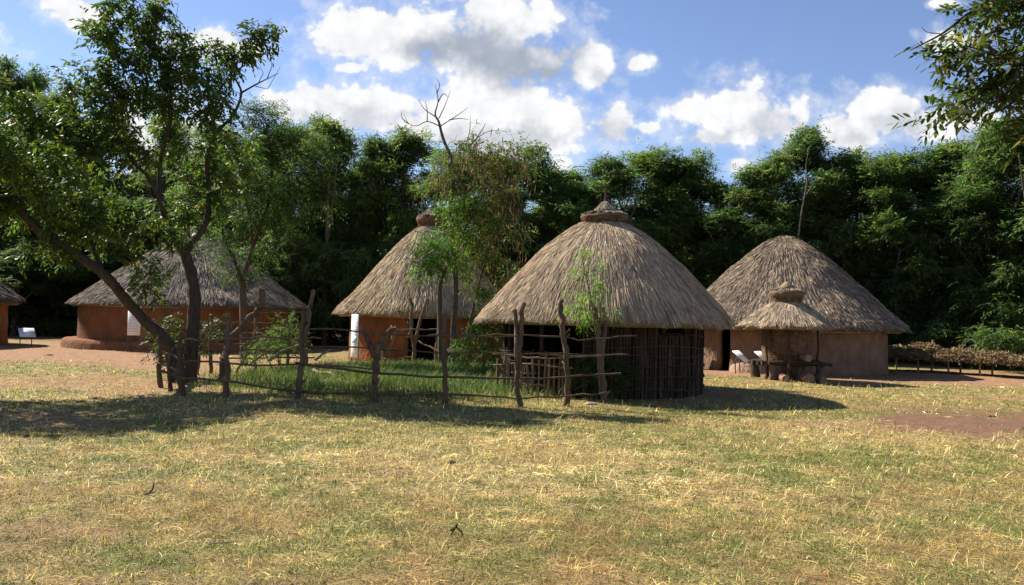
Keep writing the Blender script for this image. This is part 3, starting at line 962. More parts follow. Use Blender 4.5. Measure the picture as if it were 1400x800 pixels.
# inner fence at the back left of the garden
bl = thing('stick_fence', 'weathered inner stick fence with leaning forked branch before the broad grey hut', 'fence', tuple(ground_at(340, 500)))
for (bx, by, d, top, r) in ((288, 502, 21.0, [(287, 470), (288, 430)], 0.05), (348, 500, 21.6, [(349, 470), (352, 425)], 0.05), (392, 500, 22.2, [(390, 470), (396, 445), (399, 430)], 0.045),
                            (300, 512, 18.5, [(312, 470), (335, 445), (352, 425), (357, 408), (359, 393)], 0.085), (420, 498, 23.0, [(418, 470), (415, 430)], 0.05)):
    mb = MB(); ray_post(mb, [(bx, by)] + top, d, r, POST_C * random.uniform(1.0, 1.5)); part(mb, 'post', M_WOOD, bl)
for (p, q, c) in (((270, 440, 21.0), (372, 442, 22), 2.0), ((285, 456, 21.0), (415, 455, 23), 1.5), ((280, 470, 21), (420, 474, 23), 1.3), ((300, 490, 21), (430, 489, 23), 1.3), ((318, 444, 20.5), (300, 500, 20.5), 1.2), ((322, 510, 19.5), (352, 448, 19.5), 1.5),
                  ((350, 428, 21.5), (420, 427, 23), 1.8), ((340, 500, 20.0), (375, 475, 20), 1.6)):
    mb = MB(); mb.tube(wob_line(at(*p), at(*q), 9, 0.018), 0.022, 6, POST_C * c, 0.3); part(mb, 'rail', M_WOOD, bl)

# rear fence before the mid hut
rf = thing('stick_fence', 'short rear stick fence with Y shaped posts at the orange hut doorway', 'fence', tuple(ground_at(566, 497)))
for stems, d, r in (([[(566, 498), (566, 470), (563, 440), (561, 408)], [(567, 470), (574, 440), (584, 408)]], 25.5, 0.06),
                    ([[(528, 500), (524, 480), (528, 460), (534, 450), (541, 449)], [(526, 490), (535, 470), (540, 452)]], 25.2, 0.075),
                    ([[(595, 499), (597, 470), (600, 445)]], 25.5, 0.05)):
    mb = MB()
    for k, s in enumerate(stems):
        if k == 0: ray_post(mb, s, d, r, POST_C * 1.5)
        else: mb.tube(px_path(s, d), np.linspace(r * 0.9, r * 0.7, len(s)), 7, POST_C * 1.7, 0.2)
    part(mb, 'post', M_WOOD, rf)
for (p, q, c) in (((540, 451, 25.3), (602, 450, 25.4), 2.2), ((555, 461, 25.3), (600, 457, 25.4), 1.6), ((572, 466, 25.2), (604, 482, 24.6), 1.8), ((520, 491, 25), (563, 488, 25.2), 1.5)):
    mb = MB(); mb.tube(wob_line(at(*p), at(*q), 7, 0.015), 0.024, 6, POST_C * c, 0.3); part(mb, 'rail', M_WOOD, rf)

# low stake ladder by the hut's left side
sl = thing('stake_panel', 'low wicker panel of upright stakes in the garden at the wattle hut', 'fence', tuple(ground_at(700, 515)))
for k in range(15):
    x = 680 + k * 7 + random.uniform(-1.5, 1.5)
    mb = MB(); b = at(x, 525, 17.4 - k * 0.06); b.z = gzf(b.x, b.y) - 0.1
    mb.tube(wob_line(b, (b.x + random.uniform(-0.04, 0.04), b.y, random.uniform(0.62, 0.88)), 4, 0.012), random.uniform(0.018, 0.03), 6, POST_C * random.uniform(0.9, 2.0), 0.25); part(mb, 'stake', M_WOOD, sl)
for y in (488, 503):
    mb = MB(); mb.tube(wob_line(at(674, y - 4, 17.35), at(783, y, 16.4), 10, 0.02), 0.02, 6, POST_C * 1.6, 0.3); part(mb, 'rail', M_WOOD, sl)

# sticks lying in the garden
for (p, q, r, lab) in (((432, 492, 21.5), (452, 478, 22.2), 0.04, 'pale broken branch propped in the garden grass, nearest the tall text board'),
                       ((428, 506, 19.5), (464, 514, 18.6), 0.045, 'pale fallen log lying flat in the garden grass'),
                       ((425, 500, 20.4), (495, 509, 19.8), 0.03, 'long thin fallen stick in the garden grass'),
                       ((367, 493, 20.0), (412, 470, 21.0), 0.05, 'thick grey branch leaning behind the fork topped post')):
    a = at(*p); b = at(*q)
    mb = MB(); pts = wob_line(a, b, 7, 0.025)
    mb.tube(pts - pts[0], np.linspace(r, r * 0.6, 7), 7, WLT * 1.2, 0.3)
    tag(mb.build('fallen_branch', M_WOOD, loc=tuple(pts[0])), lab, 'branch')


# ------------------------------------------------------------------ hay rack
def rack():
    A = Vector((14.35, 31.2, 0)); B = Vector((18.2, 26.6, 0))
    t = thing('hay_rack', 'long low pole rack holding dry hay at the edge of the trees', 'rack', tuple(A))
    u = (B - A).normalized(); v = Vector((-u.y, u.x, 0))
    ln = (B - A).length
    k = 0
    for s in np.linspace(0, ln, 6) + RNG.normal(0, 0.15, 6):
        for w in (-0.55, 0.55):
            p = A + u * s + v * w
            z = gzf(p.x, p.y)
            h = random.choice((0.62, 0.75, 0.95, 1.15)) if w > 0 else random.uniform(0.55, 0.85)
            mb = MB(); mb.tube(wob_line((p.x, p.y, z - 0.15), (p.x + random.uniform(-0.05, 0.05), p.y, z + h), 4, 0.015), 0.035, 6, WLT * random.uniform(0.7, 1.2), 0.2)
            part(mb, 'post', M_WOOD, t)
    for w in (-0.55, -0.1, 0.3, 0.55):
        a = A + u * -0.2 + v * w; b = A + u * (ln + 0.3) + v * w
        mb = MB(); mb.tube(wob_line((a.x, a.y, 0.50), (b.x, b.y, 0.52), 12, 0.02), 0.032, 6, WLT * (1.3 if w < -0.5 else 0.9), 0.25); part(mb, 'rail', M_WOOD, t)
    for q in range(9):
        s = ln * (q + 0.5) / 9
        a = A + u * s + v * -0.7; b = A + u * s + v * 0.7
        mb = MB(); mb.tube(wob_line((a.x, a.y, 0.555), (b.x, b.y, 0.555), 4, 0.008), 0.022, 5, WLT, 0.2); part(mb, 'crossbar', M_WOOD, t)
    # hay heaps lying on it
    heaps = ((0.2, 0.62, 0.26, 'rounded hay heap at the hut end of the pole rack'), (1.2, 0.62, 0.42, 'tallest shaggy hay heap, second from the hut end of the rack'),
             (2.5, 0.9, 0.27, 'wide hay heap around the middle post of the rack'), (3.65, 0.7, 0.19, 'flat hay heap right of the rack middle'), (4.75, 0.75, 0.09, 'thin flat layer of hay at the picture edge end of the rack'))
    for s, rad, hh, lab in heaps:
        c = A + u * s
        n = 3200
        th = RNG.random(n) * 2 * math.pi; rr = np.sqrt(RNG.random(n))
        lump = 0.75 + 0.5 * fbm(np.cos(th) * rr * 3 + 9, np.sin(th) * rr * 3 + 9, int(s * 10), 3)
        zc = hh * (1 - rr ** 2.4) * lump * RNG.uniform(0.3, 1.0, n) ** 0.4 - 0.16 * (rr > 0.75) * RNG.random(n)
        lx = np.cos(th) * rr * rad * 1.15; ly = np.sin(th) * rr * 0.85
        b = np.stack([lx * u.x + ly * v.x, lx * u.y + ly * v.y, zc + 0.02], -1)
        d = RNG.normal(0, 1, (n, 3)); d[:, 2] = d[:, 2] * 0.3 - 0.25 * rr
        d /= np.linalg.norm(d, axis=1)[:, None]
        sd = np.cross(d, RNG.normal(0, 1, (n, 3))); sd /= np.linalg.norm(sd, axis=1)[:, None]
        L = RNG.uniform(0.12, 0.35, n)[:, None]; w = RNG.uniform(0.008, 0.02, n)[:, None]
        V = np.stack([b - d * L / 2 - sd * w, b - d * L / 2 + sd * w, b + d * L / 2 + sd * w, b + d * L / 2 - sd * w], 1)
        mb = MB()
        c_ = np.array((0.235, 0.168, 0.088)) * RNG.lognormal(0, 0.3, (n, 1))
        mb.add(V.reshape(-1, 3), np.arange(n * 4).reshape(-1, 4), np.repeat(c_, 4, axis=0))
        prof = [(0, hh * 0.92), (rad * 0.35, hh * 0.85), (rad * 0.7, hh * 0.5), (rad * 0.95, 0.05), (0, 0.0)]
        mb.lathe(prof, 28, (0.12, 0.085, 0.045), noise=0.09, nsc=3, seed=int(s * 7))
        tag(mb.build('hay_heap', M_HAY, loc=(c.x, c.y, 0.585)), lab, 'hay', 'hay heaps on the pole rack')


rack()


# ------------------------------------------------------------------ trees
def kites(mb, base, d, side, L, Wd, col, droop=0.15, fold=0.12, oval=False):
    n = len(base)
    nrm = np.cross(side, d)
    tip = base + d * L[:, None]; tip[:, 2] -= droop * L
    if oval:   # rounder leaf with a folded midrib: six points, two faces
        w = (Wd / 2)[:, None]; f = nrm * (fold * Wd)[:, None]
        m1 = base + d * (L * 0.33)[:, None]; m2 = base + d * (L * 0.74)[:, None]; m2[:, 2] -= droop * L * 0.5
        V = np.stack([base, m1 + side * w * 0.9 - f, m2 + side * w * 0.85 - f, tip, m2 - side * w * 0.85 - f, m1 - side * w * 0.9 - f], 1)
        k = np.arange(n)[:, None] * 6
        mb.add(V.reshape(-1, 3), np.concatenate([k + np.array([[0, 1, 2, 3]]), k + np.array([[0, 3, 4, 5]])]), np.repeat(col, 6, axis=0))
        return
    mid = base + d * (L * 0.42)[:, None] - nrm * (fold * Wd)[:, None]
    V = np.stack([base, mid + side * (Wd / 2)[:, None], tip, mid - side * (Wd / 2)[:, None]], 1)
    mb.add(V.reshape(-1, 3), np.arange(n * 4).reshape(-1, 4), np.repeat(col, 4, axis=0))


def unit(v):
    return v / (np.linalg.norm(v, axis=-1)[..., None] + 1e-9)


def compound(mb, base, rd, RL, pairs, LL, LW, col, spread=1.0, down=0.3, oval=False):
    """pinnate leaves: pairs of leaflets along a drooping rachis, one at the tip"""
    n = len(base)
    up = np.array((0, 0, 1.0))
    side = unit(np.cross(rd, up + RNG.normal(0, 0.35, (n, 3))))
    for p in range(pairs + 1):
        t = (p + 0.6) / (pairs + 0.6)
        pos = base + rd * (RL * t)[:, None]
        pos[:, 2] -= 0.35 * RL * t * t
        sgs = (1, -1) if p < pairs else (0,)
        for sg in sgs:
            d = unit(rd * (0.55 if sg else 1.0) + side * sg * spread - up * down + RNG.normal(0, 0.16, (n, 3)))
            sd = unit(np.cross(d, up + RNG.normal(0, 0.4, (n, 3))))
            sc = RNG.uniform(0.75, 1.2, n) * (1.0 - 0.25 * abs(t - 0.55))
            kites(mb, pos, d, sd, LL * sc, LW * sc, col * RNG.uniform(0.85, 1.15, (n, 1)), oval=oval)


class Tree:
    def __init__(self):
        self.wood = MB(); self.nodes = []; self.nr = []; self.tips = []

    def limb(self, pts, r0, r1, col, sides=8, wob=0.15, dens=5):
        pts = np.asarray([tuple(p) for p in pts], float)
        out = []
        n = len(pts)
        for i in range(n - 1):
            p0 = pts[max(i - 1, 0)]; p1 = pts[i]; p2 = pts[i + 1]; p3 = pts[min(i + 2, n - 1)]
            for t in np.linspace(0, 1, dens, endpoint=False):
                out.append(0.5 * ((2 * p1) + (-p0 + p2) * t + (2 * p0 - 5 * p1 + 4 * p2 - p3) * t * t + (-p0 + 3 * p1 - 3 * p2 + p3) * t ** 3))
        out.append(pts[-1])
        rad = np.linspace(r0, r1, len(out))
        self.wood.tube(out, rad, sides, col, wob)
        self.nodes += [np.asarray(q) for q in out]; self.nr += list(rad)

    def grow(self, targets, col, kr=0.014, skip=0.0, zmin=None):
        targets = np.asarray(targets)
        base = np.asarray(self.nodes)
        d0 = np.array([np.min(np.linalg.norm(base - t, axis=1)) for t in targets])
        for q in np.argsort(d0):
            t = targets[q]
            nd = np.asarray(self.nodes)
            dv = t - nd
            dist = np.linalg.norm(dv, axis=1)
            cost = dist * (1 + 0.9 * np.clip(-dv[:, 2] / (dist + 0.01), 0, 1)) + (np.asarray(self.nr) > 0.16) * 0.4
            if zmin is not None: cost = cost + (nd[:, 2] < zmin) * 5
            b = int(np.argmin(cost)); L = dist[b]
            if L < 0.06: continue
            if L < skip: continue
            a = nd[b]
            r0 = min(self.nr[b] * 0.75, 0.006 + kr * L)
            m1 = a + (t - a) * 0.35 + RNG.normal(0, 0.06 * L, 3) + np.array((0, 0, 0.05 * L))
            m2 = a + (t - a) * 0.7 + RNG.normal(0, 0.06 * L, 3) + np.array((0, 0, 0.06 * L))
            pts = [a, m1, m2, t]
            rr = np.linspace(r0, max(r0 * 0.4, 0.003), 4)
            self.wood.tube(pts, rr, 5, col, 0.1, caps=False)
            self.nodes += [m1, m2, t, (m1 + m2) / 2, (m2 + t) / 2]; self.nr += list(rr[1:]) + [rr[1], rr[2]]


def blob_points(c, rad, n, shell=0.55):
    v = unit(RNG.normal(0, 1, (n, 3)))
    r = np.where(RNG.random(n) < shell, RNG.uniform(0.75, 1.0, n), RNG.random(n) ** 0.5)
    return np.asarray(tuple(c)) + v * r[:, None] * np.asarray(rad)


def px_blob(px, py, d, rx, ry, rd=None):
    k = d / FPX
    return at(px, py, d), (rx * k, (rd if rd is not None else (rx + ry) / 2 * k), ry * k)


BK = np.array((0.085, 0.062, 0.045))


def finish_tree(root, tr, crown, mat, extra=()):
    b = Vector(root.location)
    part(tr.wood, 'trunk', M_BARK, root, True)
    part(crown, 'crown', mat, root)
    for nm, m_, mm in extra:
        part(m_, nm, mm, root)


def leaf_cols(n, base, var=0.25, hue=0.06, yellow=0.05):
    c = np.asarray(base)[None] * RNG.lognormal(0, var, (n, 1))
    c = c * (1 + RNG.normal(0, hue, (n, 3)))
    y = RNG.random(n) < yellow
    c[y] = np.array((0.22, 0.20, 0.04)) * RNG.uniform(0.6, 1.1, (int(y.sum()), 1))
    return np.clip(c, 0.004, 0.6)


BK0 = BK


def forked_tree():
    BK = BK0 * 0.75
    d = 18.6
    g = ground_at(258, 512)
    base = at(256, 512, d); base.z = gzf(base.x, base.y)
    root = thing('broadleaf_tree', 'large dark forked tree with one trunk leaning far left, standing in the garden corner', 'tree', tuple(base))
    T = Tree()
    T.limb(px_path([(259, 530), (261, 490), (264, 440), (266, 400), (260, 368), (252, 345)], d), 0.155, 0.11, BK, 12, 0.3)
    T.limb(px_path([(252, 347), (236, 320), (223, 290), (218, 250), (222, 205), (234, 160), (230, 110), (203, 62), (180, 30)], d), 0.075, 0.015, BK)
    A2 = px_path([(252, 347), (271, 322), (284, 296), (285, 255), (283, 225), (288, 195), (301, 176), (319, 157), (330, 127), (320, 101), (337, 86), (356, 52)], d + 0.2)
    T.limb(A2, 0.075, 0.009, BK, 9, 0.25)
    T.limb(px_path([(330, 127), (349, 116), (365, 108), (381, 100)], d + 0.2), 0.025, 0.005, BK)
    T.limb(px_path([(225, 292), (205, 245), (181, 221), (161, 187), (150, 140)], d - 0.5), 0.05, 0.012, BK)
    T.limb([tuple(at(240, 525, 18.4)), tuple(at(229, 470, 18.2)), tuple(at(196, 437, 17.9)), tuple(at(166, 402, 17.6)), tuple(at(140, 373, 17.3)), tuple(at(100, 346, 17.0)), tuple(at(60, 322, 16.7)),
            tuple(at(25, 286, 16.4)), tuple(at(0, 258, 16.2)), tuple(at(-40, 225, 16)), tuple(at(-80, 200, 15.4)), tuple(at(-150, 190, 14.6)), tuple(at(-220, 200, 14.0))], 0.13, 0.03, BK, 12, 0.3)
    T.limb([tuple(at(50, 314, 16.6)), tuple(at(22, 262, 16.9)), tuple(at(26, 232, 17.1)), tuple(at(45, 175, 17.3))], 0.055, 0.02, BK)
    T.limb([tuple(at(140, 373, 17.3)), tuple(at(120, 320, 17.6)), tuple(at(95, 270, 17.8)), tuple(at(95, 215, 17.9))], 0.05, 0.015, BK)
    T.limb([tuple(at(166, 402, 17.6)), tuple(at(190, 385, 17.2)), tuple(at(206, 372, 17.0))], 0.02, 0.008, BK)
    blobs = [  # px, py, d, rx, ry, clusters
        (190, 12, 18.6, 42, 22, 30), (150, 48, 18.4, 34, 22, 26), (212, 55, 18.8, 40, 22, 26), (165, 18, 18.3, 28, 20, 14), (250, 48, 18.9, 16, 10, 6),
        (185, 105, 18.3, 52, 34, 46), (235, 95, 19, 44, 28, 36), (288, 88, 18.8, 46, 28, 38), (312, 68, 18.6, 30, 12, 14), (357, 46, 18.8, 24, 18, 16), (346, 76, 18.9, 16, 9, 6),
        (258, 130, 18.2, 56, 34, 44), (192, 150, 18.8, 56, 32, 40), (140, 145, 18.2, 36, 28, 24), (215, 205, 18.3, 46, 26, 14), (272, 225, 19.2, 38, 30, 15),
        (305, 270, 19.2, 40, 36, 16), (318, 205, 19.4, 34, 28, 16), (232, 290, 18.6, 30, 18, 10), (255, 330, 19.5, 30, 16, 8),
        (40, 175, 17.0, 56, 44, 44), (92, 195, 17.6, 56, 40, 42), (18, 240, 16.6, 48, 44, 36), (110, 250, 17.7, 46, 34, 28), (62, 285, 16.9, 56, 26, 28), (150, 295, 17.9, 40, 26, 18),
        (118, 325, 17.4, 34, 16, 12), (62, 338, 16.5, 40, 14, 12), (-50, 180, 16.0, 70, 60, 50), (-60, 270, 15.8, 66, 46, 36), (-140, 230, 15.8, 70, 66, 40), (15, 130, 17.2, 42, 28, 20),
        (206, 370, 17.0, 24, 9, 7), (215, 396, 17.3, 26, 10, 6), (180, 345, 17.4, 22, 9, 5), (60, 232, 15.2, 50, 40, 26), (-150, 190, 14.2, 90, 60, 60), (-240, 230, 13.8, 80, 60, 50), (-90, 140, 14.6, 60, 40, 36), (-10, 195, 14.8, 50, 46, 30), (-320, 240, 13.2, 80, 60, 40), (-200, 290, 13.4, 70, 50, 36), (125, 110, 18.0, 34, 24, 20), (150, 200, 18.0, 40, 34, 24), (105, 160, 17.6, 40, 30, 20), (330, 235, 19.4, 30, 24, 14), (292, 240, 18.8, 34, 34, 20), (262, 295, 18.9, 34, 22, 14), (300, 165, 18.6, 30, 26, 18), (240, 335, 17.6, 26, 14, 8), (100, 300, 17.0, 40, 24, 18), (185, 320, 18.0, 36, 16, 10),
    ]
    tg = []; base_c = []
    for (x, y, dd, rx, ry, n) in blobs:
        c, r = px_blob(x, y, dd, rx, ry, (rx + ry) / 2 * dd / FPX * 1.25)
        n = max(4, int(n * 0.74)); tg.append(blob_points(c, r, n)); base_c += [RNG.lognormal(0, 0.15)] * n
    tg = np.vstack(tg); bc = np.array(base_c)
    T.grow(tg, BK, zmin=1.2)
    crown = MB()
    K = 8
    b = np.repeat(tg, K, axis=0) + RNG.normal(0, 0.08, (len(tg) * K, 3))
    n = len(b)
    rd = unit(RNG.normal(0, 1, (n, 3)) + np.array((0, 0, 0.25)))
    col = leaf_cols(n, (0.062, 0.10, 0.024), 0.25, 0.06, 0.03) * np.repeat(bc, K)[:, None]
    compound(crown, b, rd, RNG.uniform(0.16, 0.3, n), 3, RNG.uniform(0.105, 0.16, n), RNG.uniform(0.042, 0.062, n), col, 0.95, 0.45, True)
    twigs = MB()
    for pts in ([(232, 70), (240, 30), (244, 5)], [(236, 50), (229, 25)], [(365, 108), (372, 90), (369, 78)], [(352, 116), (360, 100), (352, 84)], [(349, 118), (366, 122), (383, 92)]):
        twigs.tube(px_path(pts, d), np.linspace(0.012, 0.004, len(pts)), 5, BK * 1.4)
    finish_tree(root, T, crown, M_LEAF, (('bare_twigs', twigs, M_BARK),))


forked_tree()


def feather_crown(mb, tg, K, base, RLr=(0.22, 0.4), LL=(0.1, 0.16), LW=(0.022, 0.034), pairs=3, sig=0.28, var=0.25, bright=None, yellow=0.02):
    b = np.repeat(tg, K, axis=0) + RNG.normal(0, sig, (len(tg) * K, 3)) * np.array((1, 1, 0.75))
    n = len(b)
    out = unit(b - tg.mean(0))
    rd = unit(RNG.normal(0, 0.8, (n, 3)) + out * 0.7 + np.array((0, 0, 0.1)))
    cl = np.repeat(RNG.lognormal(0, 0.18, len(tg)), K)
    col = leaf_cols(n, base, var, 0.07, yellow) * cl[:, None]
    compound(mb, b, rd, RNG.uniform(*RLr, n), pairs, RNG.uniform(*LL, n), RNG.uniform(*LW, n), col, 0.9, 0.3)


def garden_acacia():
    d = 24.5
    base = at(333, 497, d); base.z = gzf(base.x, base.y)
    root = thing('feathery_tree', 'slim feathery acacia before the broad grey roof, right of the forked tree', 'tree', tuple(base))
    T = Tree()
    T.limb(px_path([(334, 510), (333, 450), (332, 400), (330, 385)], d), 0.12, 0.09, BK * 1.2)
    T.limb(px_path([(331, 388), (322, 360), (308, 330), (298, 290), (300, 230)], d), 0.06, 0.02, BK)
    T.limb(px_path([(331, 388), (340, 355), (352, 320), (368, 270), (372, 210), (360, 170)], d + 0.4), 0.075, 0.02, BK)
    T.limb(px_path([(345, 340), (342, 300), (330, 250)], d - 0.4), 0.04, 0.015, BK)
    tg = []
    for (x, y, rx, ry, n) in ((330, 190, 46, 36, 26), (375, 185, 36, 36, 20), (390, 240, 34, 40, 20), (345, 250, 46, 36, 20), (300, 290, 30, 30, 10), (345, 305, 46, 24, 12), (395, 290, 28, 30, 10), (312, 345, 22, 14, 4), (425, 205, 30, 32, 14), (432, 260, 26, 32, 10), (375, 270, 36, 30, 12), (360, 150, 26, 16, 8), (370, 345, 24, 12, 4), (330, 375, 22, 12, 5)):
        c, r = px_blob(x, y, d, rx, ry); tg.append(blob_points(c, r, n))
    tg = np.vstack(tg)
    T.grow(tg, BK, zmin=2.0)
    cr = MB(); feather_crown(cr, tg, 26, (0.042, 0.070, 0.022), (0.2, 0.34), (0.09, 0.14), (0.024, 0.036), 3, 0.20)
    finish_tree(root, T, cr, M_FEATHER)


garden_acacia()


def pod_tree():
    d = 23.6
    base = at(621, 500, d); base.z = gzf(base.x, base.y)
    root = thing('podded_tree', 'garden tree hung with brown pods, bare dead branches at its top, beside the wattle hut', 'tree', tuple(base))
    T = Tree()
    c1 = BK * 1.3
    T.limb(px_path([(622, 512), (620, 450), (623, 390), (618, 330), (616, 280), (621, 231), (606, 190), (600, 167), (595, 156), (599, 137), (595, 116)], d), 0.105, 0.004, c1, 9)
    T.limb(px_path([(604, 510), (602, 450), (601, 400), (606, 375), (622, 340), (648, 290), (668, 250)], d + 0.3), 0.10, 0.02, c1, 9)
    T.limb(px_path([(631, 490), (645, 430), (657, 380), (672, 330), (698, 270), (712, 220)], d + 0.5), 0.05, 0.012, c1)
    for pts in ([(600, 172), (584, 166), (570, 172), (559, 169), (552, 156)], [(596, 160), (580, 149), (572, 136)], [(600, 162), (608, 145), (616, 124)], [(603, 172), (625, 158), (640, 147)],
                [(640, 205), (651, 190), (670, 179), (694, 180)], [(636, 200), (642, 180), (643, 158)], [(584, 166), (584, 150), (581, 138)], [(599, 140), (606, 128), (613, 134)], [(559, 169), (550, 162), (549, 152)], [(597, 128), (601, 116), (597, 108)],
                [(614, 164), (630, 162), (641, 164)], [(651, 190), (660, 176), (664, 168)]):
        T.limb(px_path(pts, d), 0.018, 0.005, c1, 5, 0.1, 3)
    tg = []
    for (x, y, rx, ry, n) in ((640, 215, 36, 22, 13), (612, 250, 24, 24, 8), (676, 250, 36, 28, 14), (704, 222, 24, 24, 9), (655, 290, 44, 28, 15), (694, 298, 28, 34, 10), (645, 345, 36, 26, 9), (682, 355, 24, 30, 7), (660, 395, 24, 18, 4)):
        c, r = px_blob(x, y, d + 0.2, rx, ry); tg.append(blob_points(c, r, n))
    tg = np.vstack(tg)
    tb = []
    for (x, y, rx, ry, n) in ((622, 290, 16, 10, 5), (640, 282, 22, 12, 7), (585, 330, 26, 10, 9), (610, 345, 30, 16, 12), (588, 362, 24, 10, 8), (630, 315, 24, 12, 7), (655, 300, 20, 10, 5)):
        c, r = px_blob(x, y, d - 0.7, rx, ry); tb.append(blob_points(c, r, n))
    tb = np.vstack(tb)
    T.grow(np.vstack([tg, tb]), c1, zmin=1.6)
    cr = MB()
    feather_crown(cr, tg, 17, (0.07, 0.095, 0.034), (0.2, 0.36), (0.12, 0.19), (0.028, 0.042), 3, 0.22, yellow=0.10)
    feather_crown(cr, tb, 16, (0.085, 0.155, 0.028), (0.2, 0.34), (0.10, 0.15), (0.028, 0.042), 3, 0.18)
    pods = MB()
    b = np.repeat(tg, 15, axis=0) + RNG.normal(0, 0.24, (len(tg) * 15, 3)); n = len(b)
    dd = unit(np.array((0, 0, -1.0)) + RNG.normal(0, 0.22, (n, 3))); sd = unit(np.cross(dd, RNG.normal(0, 1, (n, 3))))
    kites(pods, b, dd, sd, RNG.uniform(0.16, 0.34, n), RNG.uniform(0.026, 0.045, n), np.array((0.25, 0.165, 0.09)) * RNG.lognormal(0, 0.3, (n, 1)))
    finish_tree(root, T, cr, M_FEATHER, (('seed_pods', pods, M_POD),))


pod_tree()


def near_tree():
    d = 9.6
    base = Vector((9.6, 10.6, 0)); base.z = gzf(9.6, 10.6)
    root = thing('overhanging_tree', 'near tree whose leafy boughs hang in from the top right corner', 'tree', tuple(base))
    T = Tree()
    T.limb([(9.6, 10.6, -0.2), (9.5, 10.5, 1.2), (9.2, 10.3, 2.6), (8.9, 10.1, 3.8), (8.6, 10.0, 4.8)], 0.2, 0.1, BK, 10)
    e = (8.9, 10.1, 3.8)
    for pts, dd in (([(1460, 30), (1398, 35), (1329, 52)], 9.6), ([(1470, 120), (1420, 95), (1360, 75), (1320, 62)], 9.4), ([(1470, 10), (1390, 0), (1332, 16), (1310, 30), (1285, 48), (1244, 69)], 9.8),
                    ([(1470, 170), (1400, 140), (1340, 130), (1300, 152)], 9.5), ([(1480, 60), (1392, 70), (1350, 85), (1343, 58)], 9.9), ([(1470, 190), (1420, 200), (1390, 195)], 9.7)):
        P_ = px_path(pts, dd); T.limb([e] + P_, 0.05, 0.006, BK, 6, 0.1, 4)
    T.limb(px_path([(1285, 46), (1268, 44), (1260, 37)], 9.8), 0.006, 0.003, BK, 5)
    tg = []
    for (x, y, rx, ry, n) in ((1385, 12, 40, 20, 26), (1335, 8, 26, 14, 12), (1300, 60, 26, 14, 10), (1325, 72, 26, 16, 14), (1360, 95, 36, 26, 28), (1395, 85, 30, 30, 22), (1335, 118, 26, 14, 14), (1375, 130, 34, 26, 26),
                              (1285, 158, 14, 8, 5), (1305, 150, 14, 8, 5), (1395, 180, 16, 20, 8), (1440, 60, 40, 60, 30), (1445, 130, 36, 36, 18), (1430, 20, 40, 30, 20), (1345, 30, 18, 12, 6)):
        c, r = px_blob(x, y, d, rx, ry, 0.5); tg.append(blob_points(c, r, n, 0.3))
    up = blob_points((8.6, 10.4, 6.2), (2.2, 2.0, 1.3), 120)
    tg = np.vstack(tg + [up])
    T.grow(tg, BK, kr=0.008, zmin=2.5)
    cr = MB()
    K = 2
    b = np.repeat(tg, K, axis=0) + RNG.normal(0, 0.05, (len(tg) * K, 3)); n = len(b)
    rd = unit(RNG.normal(0, 0.7, (n, 3)) + np.array((-0.55, -0.1, -0.1)))
    col = leaf_cols(n, (0.05, 0.072, 0.02), 0.22, 0.06, 0.05)
    compound(cr, b, rd, RNG.uniform(0.2, 0.32, n), 4, RNG.uniform(0.10, 0.14, n), RNG.uniform(0.034, 0.046, n), col, 0.8, 0.2, True)
    finish_tree(root, T, cr, M_LEAF)


near_tree()


# ---- the grove behind: a handful of models, each tree its own object
def grove_model(seed, H, Wc, low, tone, slim=0.0):
    global RNG
    old = RNG; RNG = np.random.default_rng(seed)
    T = Tree()
    lean = RNG.normal(0, 0.35, 2)
    tr = [(0, 0, -0.2), (lean[0] * 0.2, lean[1] * 0.2, H * 0.18), (lean[0] * 0.5, lean[1] * 0.5, H * 0.38), (lean[0], lean[1], H * 0.62), (lean[0] * 1.1, lean[1] * 1.1, H * 0.86)]
    cb = np.array((0.115, 0.09, 0.07))
    T.limb(tr, 0.15, 0.03, cb, 8)
    for k in range(6):
        a = RNG.uniform(0, 2 * math.pi); z0 = H * RNG.uniform(0.12, 0.5)
        r = Wc * RNG.uniform(0.45, 0.8)
        T.limb([(lean[0] * z0 / H, lean[1] * z0 / H, z0), (math.cos(a) * r * 0.45, math.sin(a) * r * 0.45, z0 + H * 0.14), (math.cos(a) * r, math.sin(a) * r, z0 + H * RNG.uniform(0.24, 0.4))], 0.07, 0.02, cb, 6)
    # crown as a set of uneven masses
    tg = []
    nb = 42
    for k in range(nb):
        u_ = (k + RNG.random()) / nb
        z = H * (low + (0.97 - low) * u_)
        env = Wc * (0.45 + 0.55 * math.sin(math.pi * min(1, (u_ * 0.78 + 0.2)))) * (1 - 0.55 * max(0, u_ - 0.7) / 0.3)
        a = RNG.uniform(0, 2 * math.pi); rr = env * math.sqrt(RNG.random()) * 0.85
        s = RNG.uniform(0.42, 0.95) * (1 - 0.25 * u_)
        tg.append(blob_points((math.cos(a) * rr, math.sin(a) * rr, z), (s * 1.15, s * 1.15, s * 0.7), int(9 * s + 4), 0.5))
    tg = np.vstack(tg)
    T.grow(tg, cb, kr=0.012)
    cr = MB()
    feather_crown(cr, tg, 28, tone, (0.26, 0.46), (0.15, 0.24), (0.042, 0.066), 3, 0.21, 0.25)
    RNG = old
    return T, cr


TONES = [(0.100, 0.146, 0.050), (0.082, 0.130, 0.046), (0.114, 0.156, 0.054), (0.090, 0.132, 0.052), (0.108, 0.146, 0.046)]
MODELS = []
for k in range(5):
    T, cr = grove_model(900 + k, 10.0, (3.1, 3.5, 2.8, 3.3, 2.6)[k], (0.10, 0.06, 0.12, 0.08, 0.10)[k], TONES[k])
    MODELS.append((T, cr))

